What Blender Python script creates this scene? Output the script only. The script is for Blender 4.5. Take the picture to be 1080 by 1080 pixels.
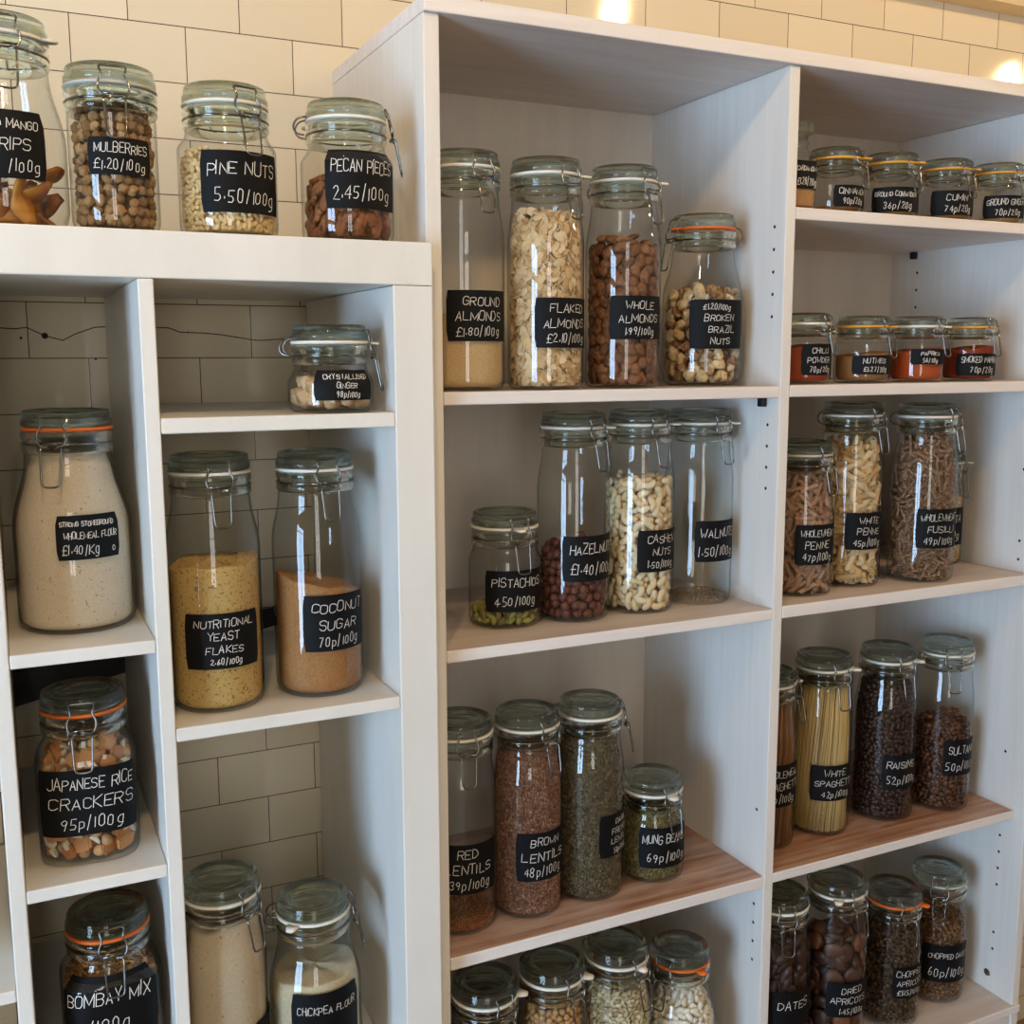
import bpy, bmesh, math, random
import numpy as np
from mathutils import Vector, Matrix
random.seed(7)
RNG = np.random.default_rng(11)
PI = math.pi
SC = bpy.context.scene
for o in list(bpy.data.objects):
    bpy.data.objects.remove(o)
COL = SC.collection

# ------------------------------------------------------------------ camera, world, lights, exposure
F_PX = 1124.6
cam_d = bpy.data.cameras.new('camera')
cam_d.sensor_width = 36.0
cam_d.lens = F_PX / 1080 * 36
cam_d.clip_start = .02
cam = bpy.data.objects.new('camera', cam_d)
COL.objects.link(cam)
yaw, pit, rol = 0.4447, -0.1441, -0.0030
_r = Vector((math.cos(yaw), -math.sin(yaw), 0))
_f = Vector((math.sin(yaw) * math.cos(pit), math.cos(yaw) * math.cos(pit), math.sin(pit)))
_u = _r.cross(_f)
_r2 = math.cos(rol) * _r + math.sin(rol) * _u
_u2 = -math.sin(rol) * _r + math.cos(rol) * _u
M = Matrix((_r2, _u2, -_f)).transposed().to_4x4()
M.translation = Vector((-0.262, -1.5884, 0.1114))
cam.matrix_world = M
SC.camera = cam

wd = bpy.data.worlds.new('room_light')
wd.use_nodes = True
wd.node_tree.nodes['Background'].inputs[0].default_value = (0.96, 0.90, 0.83, 1)
wd.node_tree.nodes['Background'].inputs[1].default_value = 0.36
SC.world = wd
SC.view_settings.view_transform = 'Standard'
SC.view_settings.look = 'None'
SC.view_settings.gamma = 1
SC.view_settings.use_curve_mapping = False
SC.view_settings.exposure = -0.17
WINDOW_STRENGTH = 23.0
FRONT_FILL_STRENGTH = 8.0
BULB_STRENGTH = 560.0

# ------------------------------------------------------------------ small helpers
def lin(h):
    h = h.lstrip('#')
    c = [int(h[i:i + 2], 16) / 255 for i in (0, 2, 4)]
    return tuple((x / 12.92 if x <= .04045 else ((x + .055) / 1.055) ** 2.4) for x in c) + (1,)

class NT:
    """a tiny node-tree writer"""
    def __init__(s, name):
        s.m = bpy.data.materials.new(name); s.m.use_nodes = True
        s.t = s.m.node_tree; s.n = s.t.nodes; s.b = s.n['Principled BSDF']; s.out = s.n['Material Output']
    def add(s, typ, **k):
        n = s.n.new(typ)
        for a, v in k.items(): setattr(n, a, v)
        return n
    def link(s, a, b): s.t.links.new(a, b)
    def ramp(s, fac, stops):
        r = s.add('ShaderNodeValToRGB'); e = r.color_ramp.elements
        e[0].position, e[0].color = stops[0]; e[1].position, e[1].color = stops[-1]
        for p, c in stops[1:-1]:
            x = e.new(p); x.color = c
        s.link(fac, r.inputs[0]); return r.outputs[0]
    def noise(s, scale, detail=4, vec=None, rough=.6):
        n = s.add('ShaderNodeTexNoise'); n.inputs['Scale'].default_value = scale
        n.inputs['Detail'].default_value = detail; n.inputs['Roughness'].default_value = rough
        if vec is not None: s.link(vec, n.inputs['Vector'])
        return n.outputs['Fac']
    def coords(s, scale=(1, 1, 1), loc=(0, 0, 0)):
        tc = s.add('ShaderNodeTexCoord'); mp = s.add('ShaderNodeMapping')
        mp.inputs['Scale'].default_value = scale; mp.inputs['Location'].default_value = loc
        s.link(tc.outputs['Object'], mp.inputs['Vector']); return mp.outputs[0]
    def math(s, op, a, b=None):
        n = s.add('ShaderNodeMath', operation=op)
        for i, v in enumerate((a, b)):
            if v is None: continue
            if isinstance(v, (int, float)): n.inputs[i].default_value = v
            else: s.link(v, n.inputs[i])
        return n.outputs[0]
    def bump(s, h, strength=.3, dist=.001):
        b = s.add('ShaderNodeBump'); b.inputs['Strength'].default_value = strength
        b.inputs['Distance'].default_value = dist; s.link(h, b.inputs['Height'])
        s.link(b.outputs[0], s.b.inputs['Normal'])

def plain(name, col, rough=.5, metal=0.0, spec=.5):
    w = NT(name); w.b.inputs['Base Color'].default_value = lin(col)
    w.b.inputs['Roughness'].default_value = rough; w.b.inputs['Metallic'].default_value = metal
    w.b.inputs['Specular IOR Level'].default_value = spec
    return w.m

def painted(name, c1, c2, rough=.4, grain=(1, 1, 1), scale=9, bump=.15):
    w = NT(name); v = w.coords(grain)
    f = w.noise(scale, 6, v)
    w.link(w.ramp(f, [(.3, lin(c1)), (.7, lin(c2))]), w.b.inputs['Base Color'])
    w.b.inputs['Roughness'].default_value = rough
    w.bump(f, bump, .0006)
    return w.m

def grains(name, cols, rough=.6, spec=.3, tex=0, texcol=None, sss=0):
    """food: each piece takes its own tone from a range of colours"""
    w = NT(name)
    geo = w.add('ShaderNodeNewGeometry'); oi = w.add('ShaderNodeObjectInfo')
    r = w.math('FRACT', w.math('ADD', geo.outputs['Random Per Island'], oi.outputs['Random']))
    stops = [(i / max(1, len(cols) - 1), lin(c)) for i, c in enumerate(cols)]
    c = w.ramp(r, stops)
    if tex:
        f = w.noise(tex, 4, w.coords())
        mx = w.add('ShaderNodeMix', data_type='RGBA')
        w.link(w.ramp(f, [(.45, (0, 0, 0, 1)), (.62, (1, 1, 1, 1))]), mx.inputs[0])
        w.link(c, mx.inputs[6]); mx.inputs[7].default_value = lin(texcol); c = mx.outputs[2]
        w.bump(f, .4, .0008)
    w.link(c, w.b.inputs['Base Color'])
    w.b.inputs['Roughness'].default_value = rough; w.b.inputs['Specular IOR Level'].default_value = spec
    return w.m

def powder(name, c1, c2, scale=420, speck=None, speck_amt=.68):
    w = NT(name); v = w.coords()
    f = w.noise(scale, 3, v, .7)
    c = w.ramp(f, [(.36, lin(c1)), (.64, lin(c2))])
    if speck:
        f2 = w.noise(scale * .45, 2, v)
        mx = w.add('ShaderNodeMix', data_type='RGBA')
        w.link(w.ramp(f2, [(speck_amt - .03, (0, 0, 0, 1)), (speck_amt + .02, (1, 1, 1, 1))]), mx.inputs[0])
        w.link(c, mx.inputs[6]); mx.inputs[7].default_value = lin(speck); c = mx.outputs[2]
    w.link(c, w.b.inputs['Base Color']); w.b.inputs['Roughness'].default_value = .95
    w.b.inputs['Specular IOR Level'].default_value = .1
    w.bump(f, .5, .0012)
    return w.m

def thin_glass(name, face=(.955, .965, .955), edge=(.26, .31, .28), refl=1.0):
    """thin-walled glass: clear face-on, denser and more mirror-like where one looks along the wall"""
    w = NT(name); w.n.remove(w.b)
    lw = w.add('ShaderNodeLayerWeight'); lw.inputs['Blend'].default_value = .5
    fac = lw.outputs['Facing']
    tr = w.add('ShaderNodeBsdfTransparent'); gl = w.add('ShaderNodeBsdfGlossy'); gl.inputs['Roughness'].default_value = .015
    w.link(w.ramp(fac, [(0, face + (1,)), (.62, tuple(.94 * x for x in face) + (1,)), (.86, tuple((a + b) / 2 for a, b in zip(face, edge)) + (1,)), (1, edge + (1,))]), tr.inputs[0])
    p5 = w.math('POWER', fac, 4.5)
    k = w.math('MULTIPLY', w.math('ADD', w.math('MULTIPLY', p5, .8), .055), refl)
    mx = w.add('ShaderNodeMixShader'); w.link(k, mx.inputs[0]); w.link(tr.outputs[0], mx.inputs[1]); w.link(gl.outputs[0], mx.inputs[2])
    w.link(mx.outputs[0], w.out.inputs[0]); return w.m

def solid_glass(name, col=(.93, .975, .95), mixc=(.92, .97, .945)):
    w = NT(name); w.n.remove(w.b)
    g = w.add('ShaderNodeBsdfGlass'); g.inputs['IOR'].default_value = 1.42; g.inputs['Color'].default_value = col + (1,); g.inputs['Roughness'].default_value = .0
    tr = w.add('ShaderNodeBsdfTransparent'); tr.inputs[0].default_value = mixc + (1,)
    mx = w.add('ShaderNodeMixShader'); mx.inputs[0].default_value = .25
    w.link(g.outputs[0], mx.inputs[1]); w.link(tr.outputs[0], mx.inputs[2]); w.link(mx.outputs[0], w.out.inputs[0])
    return w.m

def emit(name, col, s):
    w = NT(name); w.n.remove(w.b); e = w.add('ShaderNodeEmission')
    e.inputs[0].default_value = col; e.inputs[1].default_value = s; w.link(e.outputs[0], w.out.inputs[0]); return w.m

def mesh_obj(name, V, Fc, mat=None, parent=None, smooth=False, loc=None, mats=None, mi=None):
    me = bpy.data.meshes.new(name)
    me.from_pydata([tuple(v) for v in V], [], [tuple(f) for f in Fc])
    for m in (mats or ([mat] if mat else [])): me.materials.append(m)
    if mi is not None: me.polygons.foreach_set('material_index', mi)
    if smooth: me.polygons.foreach_set('use_smooth', [True] * len(me.polygons))
    me.update()
    o = bpy.data.objects.new(name, me); COL.objects.link(o)
    if parent: o.parent = parent
    if loc is not None: o.location = loc
    return o

def share(o, name, parent, loc=(0, 0, 0), rz=0):
    c = bpy.data.objects.new(name, o.data); COL.objects.link(c); c.parent = parent; c.location = loc; c.rotation_euler = (0, 0, rz); return c

def box_vf(x0, x1, y0, y1, z0, z1):
    V = [(x, y, z) for z in (z0, z1) for y in (y0, y1) for x in (x0, x1)]
    return V, [(0, 2, 3, 1), (4, 5, 7, 6), (0, 1, 5, 4), (2, 6, 7, 3), (0, 4, 6, 2), (1, 3, 7, 5)]

def board(name, x0, x1, y0, y1, z0, z1, mat, parent=None, bev=.0015, mats=None, top_mi=None, extra=None):
    """a bevelled board; top_mi gives the upper face another material; extra(bm) adds details"""
    bm = bmesh.new(); V, Fc = box_vf(x0, x1, y0, y1, z0, z1)
    vs = [bm.verts.new(v) for v in V]
    for f in Fc: bm.faces.new([vs[i] for i in f])
    bmesh.ops.recalc_face_normals(bm, faces=bm.faces)
    if top_mi is not None:
        bm.faces.ensure_lookup_table(); bm.faces[1].material_index = top_mi
    if bev: bmesh.ops.bevel(bm, geom=list(bm.edges), offset=bev, segments=2, affect='EDGES', profile=.5)
    if extra: extra(bm)
    me = bpy.data.meshes.new(name); bm.to_mesh(me); bm.free()
    for m in (mats or [mat]): me.materials.append(m)
    o = bpy.data.objects.new(name, me); COL.objects.link(o)
    if parent: o.parent = parent
    return o

def tag(o, label, cat, group=None, kind=None):
    o['label'] = label; o['category'] = cat
    if group: o['group'] = group
    if kind: o['kind'] = kind
    return o

def thing(name, label, cat, loc=(0, 0, 0), group=None):
    o = bpy.data.objects.new(name, None); o.empty_display_size = .02; COL.objects.link(o); o.location = loc
    return tag(o, label, cat, group)

def structure(o, label=None):
    o['kind'] = 'structure'
    if label: o['label'] = label
    return o

def tube_vf(pts, r, n=6, closed=False):
    P = np.array(pts, float); m = len(P)
    T = np.roll(P, -1, 0) - np.roll(P, 1, 0)
    if not closed: T[0] = P[1] - P[0]; T[-1] = P[-1] - P[-2]
    T /= np.linalg.norm(T, axis=1)[:, None] + 1e-12
    ref = np.array([0, 0, 1.]) if abs(T[0][2]) < .9 else np.array([1., 0, 0])
    V = []; U = np.cross(T[0], ref); U /= np.linalg.norm(U)
    for i in range(m):
        U = U - T[i] * (U @ T[i]); U /= np.linalg.norm(U) + 1e-12; W = np.cross(T[i], U)
        for k in range(n):
            a = 2 * PI * k / n; V.append(P[i] + r * (math.cos(a) * U + math.sin(a) * W))
    Fc = []
    for i in range(m if closed else m - 1):
        j = (i + 1) % m
        for k in range(n):
            Fc.append((i * n + k, i * n + (k + 1) % n, j * n + (k + 1) % n, j * n + k))
    if not closed:
        Fc.append(tuple(range(n - 1, -1, -1))); Fc.append(tuple((m - 1) * n + k for k in range(n)))
    return V, Fc

def merge(parts):
    V, Fc = [], []
    for v, f in parts:
        b = len(V); V += [tuple(x) for x in v]; Fc += [tuple(i + b for i in q) for q in f]
    return V, Fc

def lathe_vf(prof, n=48, shape=None):
    """prof: (r, z) from first to last; r = 0 ends close"""
    V, Fc, rings = [], [], []
    for r, z in prof:
        if r < 1e-6: rings.append([len(V)]); V.append((0, 0, z)); continue
        ring = []
        for k in range(n):
            a = 2 * PI * k / n; q = r * (shape(a, r, z) if shape else 1)
            ring.append(len(V)); V.append((q * math.cos(a), q * math.sin(a), z))
        rings.append(ring)
    for A, B in zip(rings, rings[1:]):
        if len(A) == 1 and len(B) == 1: continue
        for k in range(n):
            k2 = (k + 1) % n
            if len(A) == 1: Fc.append((A[0], B[k2], B[k]))
            elif len(B) == 1: Fc.append((A[k], A[k2], B[0]))
            else: Fc.append((A[k], A[k2], B[k2], B[k]))
    return V, Fc

# ------------------------------------------------------------------ materials
M_white = painted('painted_white_board', '#e7e3db', '#ddd9d0', .38, (1, 1, .25), 14, .1)
M_lime = painted('limewashed_board', '#e0dbd3', '#d8d1c8', .55, (1, 1, .05), 70, .15)
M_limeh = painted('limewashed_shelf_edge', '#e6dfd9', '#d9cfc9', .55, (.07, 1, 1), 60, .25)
M_back = painted('back_board', '#dbd2c6', '#d0c7bb', .6, (1, 1, .1), 30, .2)
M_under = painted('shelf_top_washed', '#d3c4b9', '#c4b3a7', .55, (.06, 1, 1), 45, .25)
def worn():
    w = NT('worn_wood')
    g = w.noise(11, 7, w.coords((.22, 6, 3)), .7); p = w.noise(5, 4, w.coords((.8, 2.2, 2)))
    c = w.ramp(g, [(.34, lin('#7f5237')), (.5, lin('#ab7f64')), (.64, lin('#c3a08a'))])
    mx = w.add('ShaderNodeMix', data_type='RGBA'); w.link(w.ramp(p, [(.45, (0, 0, 0, 1)), (.66, (.7, .7, .7, 1))]), mx.inputs[0])
    w.link(c, mx.inputs[6]); mx.inputs[7].default_value = lin('#cdb9ae'); w.link(mx.outputs[2], w.b.inputs['Base Color'])
    w.b.inputs['Roughness'].default_value = .42; w.bump(g, .12, .0005); return w.m
M_worn = worn()
TX0, TZ0, TW, TH = -0.1495, 0.5619, 0.1487, 0.075
def tiles():
    w = NT('glazed_wall_tiles')
    tc = w.add('ShaderNodeTexCoord'); sp = w.add('ShaderNodeSeparateXYZ'); w.link(tc.outputs['Object'], sp.inputs[0])
    cb = w.add('ShaderNodeCombineXYZ')
    w.link(w.math('ADD', sp.outputs[0], -TX0 + 40 * TW), cb.inputs[0]); w.link(w.math('ADD', sp.outputs[2], -TZ0 + 40 * TH), cb.inputs[1])
    br = w.add('ShaderNodeTexBrick', offset=.5, offset_frequency=2); w.link(cb.outputs[0], br.inputs['Vector'])
    br.inputs['Scale'].default_value = 1; br.inputs['Brick Width'].default_value = TW; br.inputs['Row Height'].default_value = TH
    br.inputs['Mortar Size'].default_value = .0007; br.inputs['Mortar Smooth'].default_value = .1; br.inputs['Bias'].default_value = 0
    br.inputs['Color1'].default_value = lin('#e1d5bd'); br.inputs['Color2'].default_value = lin('#dacdb3'); br.inputs['Mortar'].default_value = lin('#55493a')
    w.link(br.outputs['Color'], w.b.inputs['Base Color'])
    w.b.inputs['Roughness'].default_value = .055; w.b.inputs['Specular IOR Level'].default_value = .45
    n = w.noise(7, 2)
    h = w.math('ADD', w.math('MULTIPLY', br.outputs['Fac'], -1.0), w.math('MULTIPLY', n, .8))
    w.bump(h, .5, .0012); return w.m
M_tile = tiles()
M_plaster = painted('cream_plaster', '#d8c39c', '#d2bb92', .8)
M_floor = painted('floorboards', '#8b6f55', '#7a5f48', .5, (.3, 3, 1), 8)
M_dark = plain('dark_hole', '#0c0a09', .8)
M_blackbar = plain('black_strip', '#0b0b0c', .35)
M_pin = plain('black_plastic_pin', '#0d0d0e', .4)
M_screw = plain('zinc_screw', '#b9bcc0', .3, 1)
M_glass = thin_glass('clear_jar_glass')
M_lid = solid_glass('greenish_lid_glass')
M_wire = plain('bright_steel_wire', '#7c7a76', .16, 1)
M_gasket = {'w': plain('white_rubber', '#e6e1d3', .5), 'o': plain('orange_rubber', '#d9691f', .45), 'a': plain('amber_rubber', '#d79a36', .45), 'c': plain('clear_rubber', '#b9b6aa', .4)}
M_label = plain('black_chalkboard_label', '#08090b', .6, 0, .18)
M_ink = plain('white_chalk_ink', '#eeeae2', .8)
M_frame = plain('window_frame_paint', '#d9d6cf', .5)
M_brass = plain('lamp_brass', '#7a5a2a', .35, 1)

# ------------------------------------------------------------------ the setting
FLOOR = -1.45
structure(mesh_obj('wall_back', *box_vf(-2.6, 4.2, 0, .1, FLOOR, 2.0), M_tile), 'cream glazed brick-bond tiled wall behind the shelving')
ck = [(-0.34, 0.153), (-0.257, .152), (-.24, .151), (-.225, .153), (-.203, .142), (-.181, .136), (-.164, .145), (-.139, .154), (-.1, .156), (-.061, .154), (-.042, .154), (-.026, .148), (-.016, .148), (.007, .147), (.03, .145), (.074, .138), (.087, .137), (.117, .139), (.15, .141)]
crk = mesh_obj('crack', *tube_vf([(x, -.0003, z) for x, z in ck], .0007, 5), M_dark, bpy.data.objects['wall_back'])
for x, z, r in ((-.203, .142, .0042), (-.2325, .139, .0018), (-.1405, .111, .0017), (-.0155, .148, .0013)):
    hv, hf = lathe_vf([(0, 0), (r, 0), (r * .9, .0006), (0, .0006)], 14)
    mesh_obj('drill_hole', [(x + v[0], -.0001 - v[2], z + v[1]) for v in hv], hf, M_dark, bpy.data.objects['wall_back'])
structure(mesh_obj('trim_1', *box_vf(-2.6, 4.2, -.05, -.0005, .779, 1.02), M_plaster), 'cream boxed soffit running along the top of the tiled wall')
structure(mesh_obj('floor', *box_vf(-2.6, 4.2, -4.0, .1, FLOOR - .08, FLOOR), M_floor), 'brown boarded shop floor')
# daylight: a window in the wall beside the shelves
WX, WY0, WY1, WZ0, WZ1 = -2.6, -2.75, -1.45, -1.25, .75
structure(mesh_obj('wall_left', *merge([box_vf(WX - .12, WX, -4.0, WY0, FLOOR, 2.0), box_vf(WX - .12, WX, WY1, .0, FLOOR, 2.0), box_vf(WX - .12, WX, WY0, WY1, FLOOR, WZ0), box_vf(WX - .12, WX, WY0, WY1, WZ1, 2.0)]), M_plaster), 'cream side wall with a tall window')
wn = structure(mesh_obj('window_1', *box_vf(WX - .08, WX - .075, WY0, WY1, WZ0, WZ1), emit('daylight_pane', (.46, .70, 1, 1), WINDOW_STRENGTH)), 'tall daylight window with a glazing bar')
wf = []
for y in (WY0, (WY0 + WY1) / 2 - .02, WY1 - .05): wf.append(box_vf(WX - .07, WX - .02, y, y + (.05 if y != (WY0 + WY1) / 2 - .02 else .04), WZ0, WZ1))
for z in (WZ0, .45, WZ1 - .05): wf.append(box_vf(WX - .068, WX - .022, WY0, WY1, z, z + .05))
mesh_obj('window_frame', *merge(wf), M_frame, wn)
# added for frontal fill light: an unseen window in the wall opposite the shelves
FY = -4.0
structure(mesh_obj('wall_front', *merge([box_vf(-2.72, -1.15, FY - .12, FY, FLOOR, 2.0), box_vf(-.35, 4.2, FY - .12, FY, FLOOR, 2.0), box_vf(-1.15, -.35, FY - .12, FY, FLOOR, -.9), box_vf(-1.15, -.35, FY - .12, FY, 1.3, 2.0)]), M_plaster), 'cream wall with the added fill-light window')
w2 = structure(mesh_obj('fill_window', *box_vf(-1.15, -.35, FY - .08, FY - .075, -.9, 1.3), emit('front_fill_pane', (1, .955, .89, 1), FRONT_FILL_STRENGTH)), 'added narrow window with glazing bars, unseen, giving frontal fill light')
wf = []
for x in (-1.15, -.78, -.41): wf.append(box_vf(x, x + .06, FY - .07, FY - .02, -.9, 1.3))
for z in (-.9, .62, 1.24): wf.append(box_vf(-1.15, -.35, FY - .068, FY - .022, z, z + .06))
mesh_obj('window_frame', *merge(wf), M_frame, w2)
# warm filament lamps hanging in the shop, mirrored in the tiles
M_bulb = emit('filament_glow', (1, .68, .34, 1), BULB_STRENGTH)
def pendant(x, y, z, label):
    t = thing('pendant_lamp', label, 'lamp', (x, y, z), 'hanging filament lamps')
    mesh_obj('bulb', *lathe_vf([(0, -.05), (.014, -.046), (.026, -.028), (.029, -.01), (.024, .012), (.015, .032), (.013, .045)], 20), M_bulb, t, True)
    mesh_obj('lamp_holder', *lathe_vf([(0, .1), (.012, .1), (.018, .092), (.019, .05), (.014, .045), (0, .045)], 20), M_brass, t, True)
    mesh_obj('flex', *tube_vf([(0, 0, .1), (0, 0, 1.2)], .003), M_dark, t)
pendant(1.397, -1.2, 1.098, 'bare filament lamp hanging before the tall bookcase')
pendant(3.0, -1.2, 1.068, 'bare filament lamp hanging beyond the end of the bookcase')
pendant(-.25, -1.2, 1.10, 'bare filament lamp hanging before the open shelving unit')

# ------------------------------------------------------------------ tall limewashed bookcase
yR, yRb = -.3711, -.0261
XA0, XA1, XM0, XM1, XB0, XB1 = .2059, .2261, .7427, .7602, 1.2862, 1.3037
ZT = dict(S1=.0693, S2=-.2569, S3=-.6752, R1=.3187, R2=.0705, R3=-.2540, R4=-.6733, R5=-1.0283)
ZB = dict(S1=.0532, S2=-.2729, S3=-.6926, R1=.3021, R2=.0535, R3=-.2726, R4=-.6890, R5=-1.0425)
bc = thing('bookcase', 'tall limewashed two-bay bookcase packed with glass jars against the tiles', 'bookcase', (.75, -.2, FLOOR))
bc_off = Vector((.75, -.2, FLOOR))
def B(name, x0, x1, y0, y1, z0, z1, mat, **k):
    o = board(name, x0, x1, y0, y1, z0, z1, mat, bc, **k); o.location = -bc_off; return o
def holes(plane_x, sgn, pts):
    def add(bm):
        for y, z in pts:
            c = bm.verts.new((plane_x + sgn * .0004, y, z))
            ring = [bm.verts.new((plane_x + sgn * .0004, y + .0026 * math.cos(a), z + .0026 * math.sin(a))) for a in np.linspace(0, 2 * PI, 11)[:-1]]
            for i in range(10):
                f = bm.faces.new((c, ring[i], ring[(i + 1) % 10])); f.material_index = 1
    return add
hp = [(-.348, .293 - .0313 * i) for i in range(5)] + [(-.346, .013 - .031 * i) for i in range(4)] + [(-.349, -.575)] + [(-.349, -.729 - .031 * i) for i in range(4)]
hp2 = [(-.089, .264 - .0313 * i) for i in range(4)] + [(-.346, z) for z in (-.078, -.2, -.232, -.574, -.729, -.760, -.791, -.822, -.913, -.945)]
B('side_panel', XA0, XA1, yR, -.001, FLOOR, .5066, M_lime)
B('divider_panel', XM0, XM1, yR, yRb, FLOOR, .5064, M_lime, mats=[M_lime, M_dark], extra=holes(XM0, -1, hp))
B('side_panel', XB0, XB1, yR - .022, -.001, FLOOR, .5064, M_lime, mats=[M_lime, M_dark], extra=holes(XB0, -1, hp2))
B('top_board', XA0 - .0005, 2.1, yR - .006, -.001, .5068, .5258, M_limeh)
B('back_panel', XA1 + .0002, XB0 - .0002, yRb, -.004, FLOOR, .5066, M_back, bev=0)
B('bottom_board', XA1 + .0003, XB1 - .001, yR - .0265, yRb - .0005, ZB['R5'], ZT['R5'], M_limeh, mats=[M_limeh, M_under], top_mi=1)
for k in ('S1', 'S2', 'S3', 'R1', 'R2', 'R3', 'R4'):
    x0, x1 = (XA1 + .0004, XM0 - .0006) if k[0] == 'S' else (XM1 + .0004, XB0 - .0006)
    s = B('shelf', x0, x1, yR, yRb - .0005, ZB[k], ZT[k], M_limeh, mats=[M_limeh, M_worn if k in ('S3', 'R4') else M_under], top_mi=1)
    if k in ('S3', 'R4'): s['label'] = 'shelf with worn brown wooden top'
for x0, x1 in ((XA1 + .002, (XA1 + XM0) / 2 - .001), ((XA1 + XM0) / 2 + .001, XM0 - .002), (XM1 + .002, (XM1 + XB0) / 2 - .001), ((XM1 + XB0) / 2 + .001, XB0 - .002)):
    d = B('cupboard_door', x0, x1, yR - .020, yR - .002, FLOOR + .06, ZB['R5'] - .003, M_lime)
for x0, y0, z0 in ((XM0, -.3385, .0452), (XA1 + .011, -.3385, .0452), (XB0, -.0834, .295), (XM1 + .011, -.0834, .295)):
    B('shelf_pin', x0 - .0105, x0 - .0003, y0 - .005, y0 + .005, z0 - .006, z0 + .0068, M_pin, bev=.001)
sv, sf = lathe_vf([(0, 0), (.0065, 0), (.006, .0012), (0, .0014)], 16)
so = mesh_obj('cam_bolt', [(-v[2], v[1], v[0]) for v in sv], sf, M_screw, bc); so.location = Vector((XB0 - .0001, -.338, -.995)) - bc_off

# ------------------------------------------------------------------ open white shelving unit
yL = -.4013
lu = thing('shelving_unit', 'open white cube shelving unit with thick top, no back, beside the bookcase', 'shelving unit', (-.12, -.2, FLOOR))
lu_off = Vector((-.12, -.2, FLOOR))
def Lb(name, x0, x1, y0, y1, z0, z1, **k):
    o = board(name, x0, x1, y0, y1, z0, z1, M_white, lu, **k); o.location = -lu_off; return o
LB = -.0125
Lb('top_board', -.70, .2020, yL, -.001, .1944, .2435)
Lb('side_panel', .1535, .2018, yL, LB, FLOOR, .1938)
Lb('divider_panel', -.1265, -.1103, yL, LB, FLOOR, .1938)
Lb('divider_panel', -.2882, -.2720, yL, LB, FLOOR, .1938)
Lb('side_panel', -.50, -.45, yL, LB, FLOOR, .1938)
LZ = dict(CA=(.0312, .0481), CB=(-.3121, -.2964), CC=(-.827, -.8114), DA=(-.2074, -.1925), DB=(-.4671, -.4521), DC=(-.7291, -.7141), EA=(-.575, -.5607))
for k, (b, t) in LZ.items():
    x0, x1 = {'C': (-.1100, .1532), 'D': (-.2717, -.1268), 'E': (-.4497, -.2885)}[k[0]]
    Lb('shelf', x0, x1, yL + .0008, LB, b, t)
tb, tt = (lambda x: -.352 + .2076 * (x + .205)), (lambda x: -.297 + .118 * (x + .205))
bv = [(-.40, -.0085, tb(-.40)), (.19, -.0085, tb(.19)), (.19, -.0085, tt(.19)), (-.40, -.0085, tt(-.40))]
bar = mesh_obj('black_strip', bv + [(x, -.001, z) for x, y, z in bv], [(0, 1, 2, 3), (7, 6, 5, 4), (0, 4, 5, 1), (1, 5, 6, 2), (2, 6, 7, 3), (3, 7, 4, 0)], M_blackbar)
tag(bar, 'slanting black strip fixed across the tiles behind the white shelving', 'strip')

# ------------------------------------------------------------------ handwriting (single-stroke capitals)
G = {
 'A': ['00 26 40', '12 32'], 'B': ['00 06 26 45 44 33 03', '33 42 41 30 00'], 'C': ['45 36 16 05 01 10 30 41'], 'D': ['00 06 26 44 42 20 00'],
 'E': ['46 06 00 40', '03 33'], 'F': ['46 06 00', '03 33'], 'G': ['45 36 16 05 01 10 30 41 43 23'], 'H': ['00 06', '40 46', '03 43'],
 'I': ['00 06'], 'J': ['46 41 30 10 01'], 'K': ['00 06', '46 03 40'], 'L': ['06 00 40'], 'M': ['00 06 21 46 40'], 'N': ['00 06 40 46'],
 'O': ['16 05 01 10 30 41 45 36 16'], 'P': ['00 06 36 45 44 33 03'], 'Q': ['16 05 01 10 30 41 45 36 16', '22 40'], 'R': ['00 06 36 45 44 33 03', '23 40'],
 'S': ['45 36 16 05 04 13 33 42 41 30 10 01'], 'T': ['06 46', '26 20'], 'U': ['06 01 10 30 41 46'], 'V': ['06 20 46'], 'W': ['06 10 23 30 46'],
 'X': ['00 46', '06 40'], 'Y': ['06 23 46', '23 20'], 'Z': ['06 46 00 40'],
 '0': ['16 05 01 10 20 31 35 26 16'], '1': ['00 06'], '2': ['05 16 26 35 34 00 40'], '3': ['05 16 26 35 34 23 32 31 20 10 01', '13 23'], '4': ['30 36 02 42'],
 '5': ['36 06 03 23 32 31 20 00'], '6': ['26 15 02 01 10 20 31 32 23 02'], '7': ['06 36 10'], '8': ['13 04 05 16 26 35 34 23 13 02 01 10 20 31 32 23'],
 '9': ['34 23 13 04 05 16 26 35 34 20'], '£': ['45 36 26 15 10', '00 40', '03 33'], '/': ['0a 27'], '.': ['01 02'], 'p': ['0b 04 24 33 31 20 00'],
 'g': ['34 14 03 01 10 30', '34 3a 2b 0b'], 'o': ['13 02 01 10 20 31 32 23 13'],
}
GW = {'I': .4, '1': .5, '.': .4, '/': 2.2, ' ': 2.4, 'M': 5.2, 'W': 5.6, 'p': 3.2, 'g': 3.2, 'o': 3.2}
def gnum(c): return {'a': -1, 'b': -2}.get(c, int(c) if c.isdigit() else 0)
def text_width(s):
    return sum(GW.get(c, 3.2 if c.isdigit() else 4.0) + 1.25 for c in s) - 1.25
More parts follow.
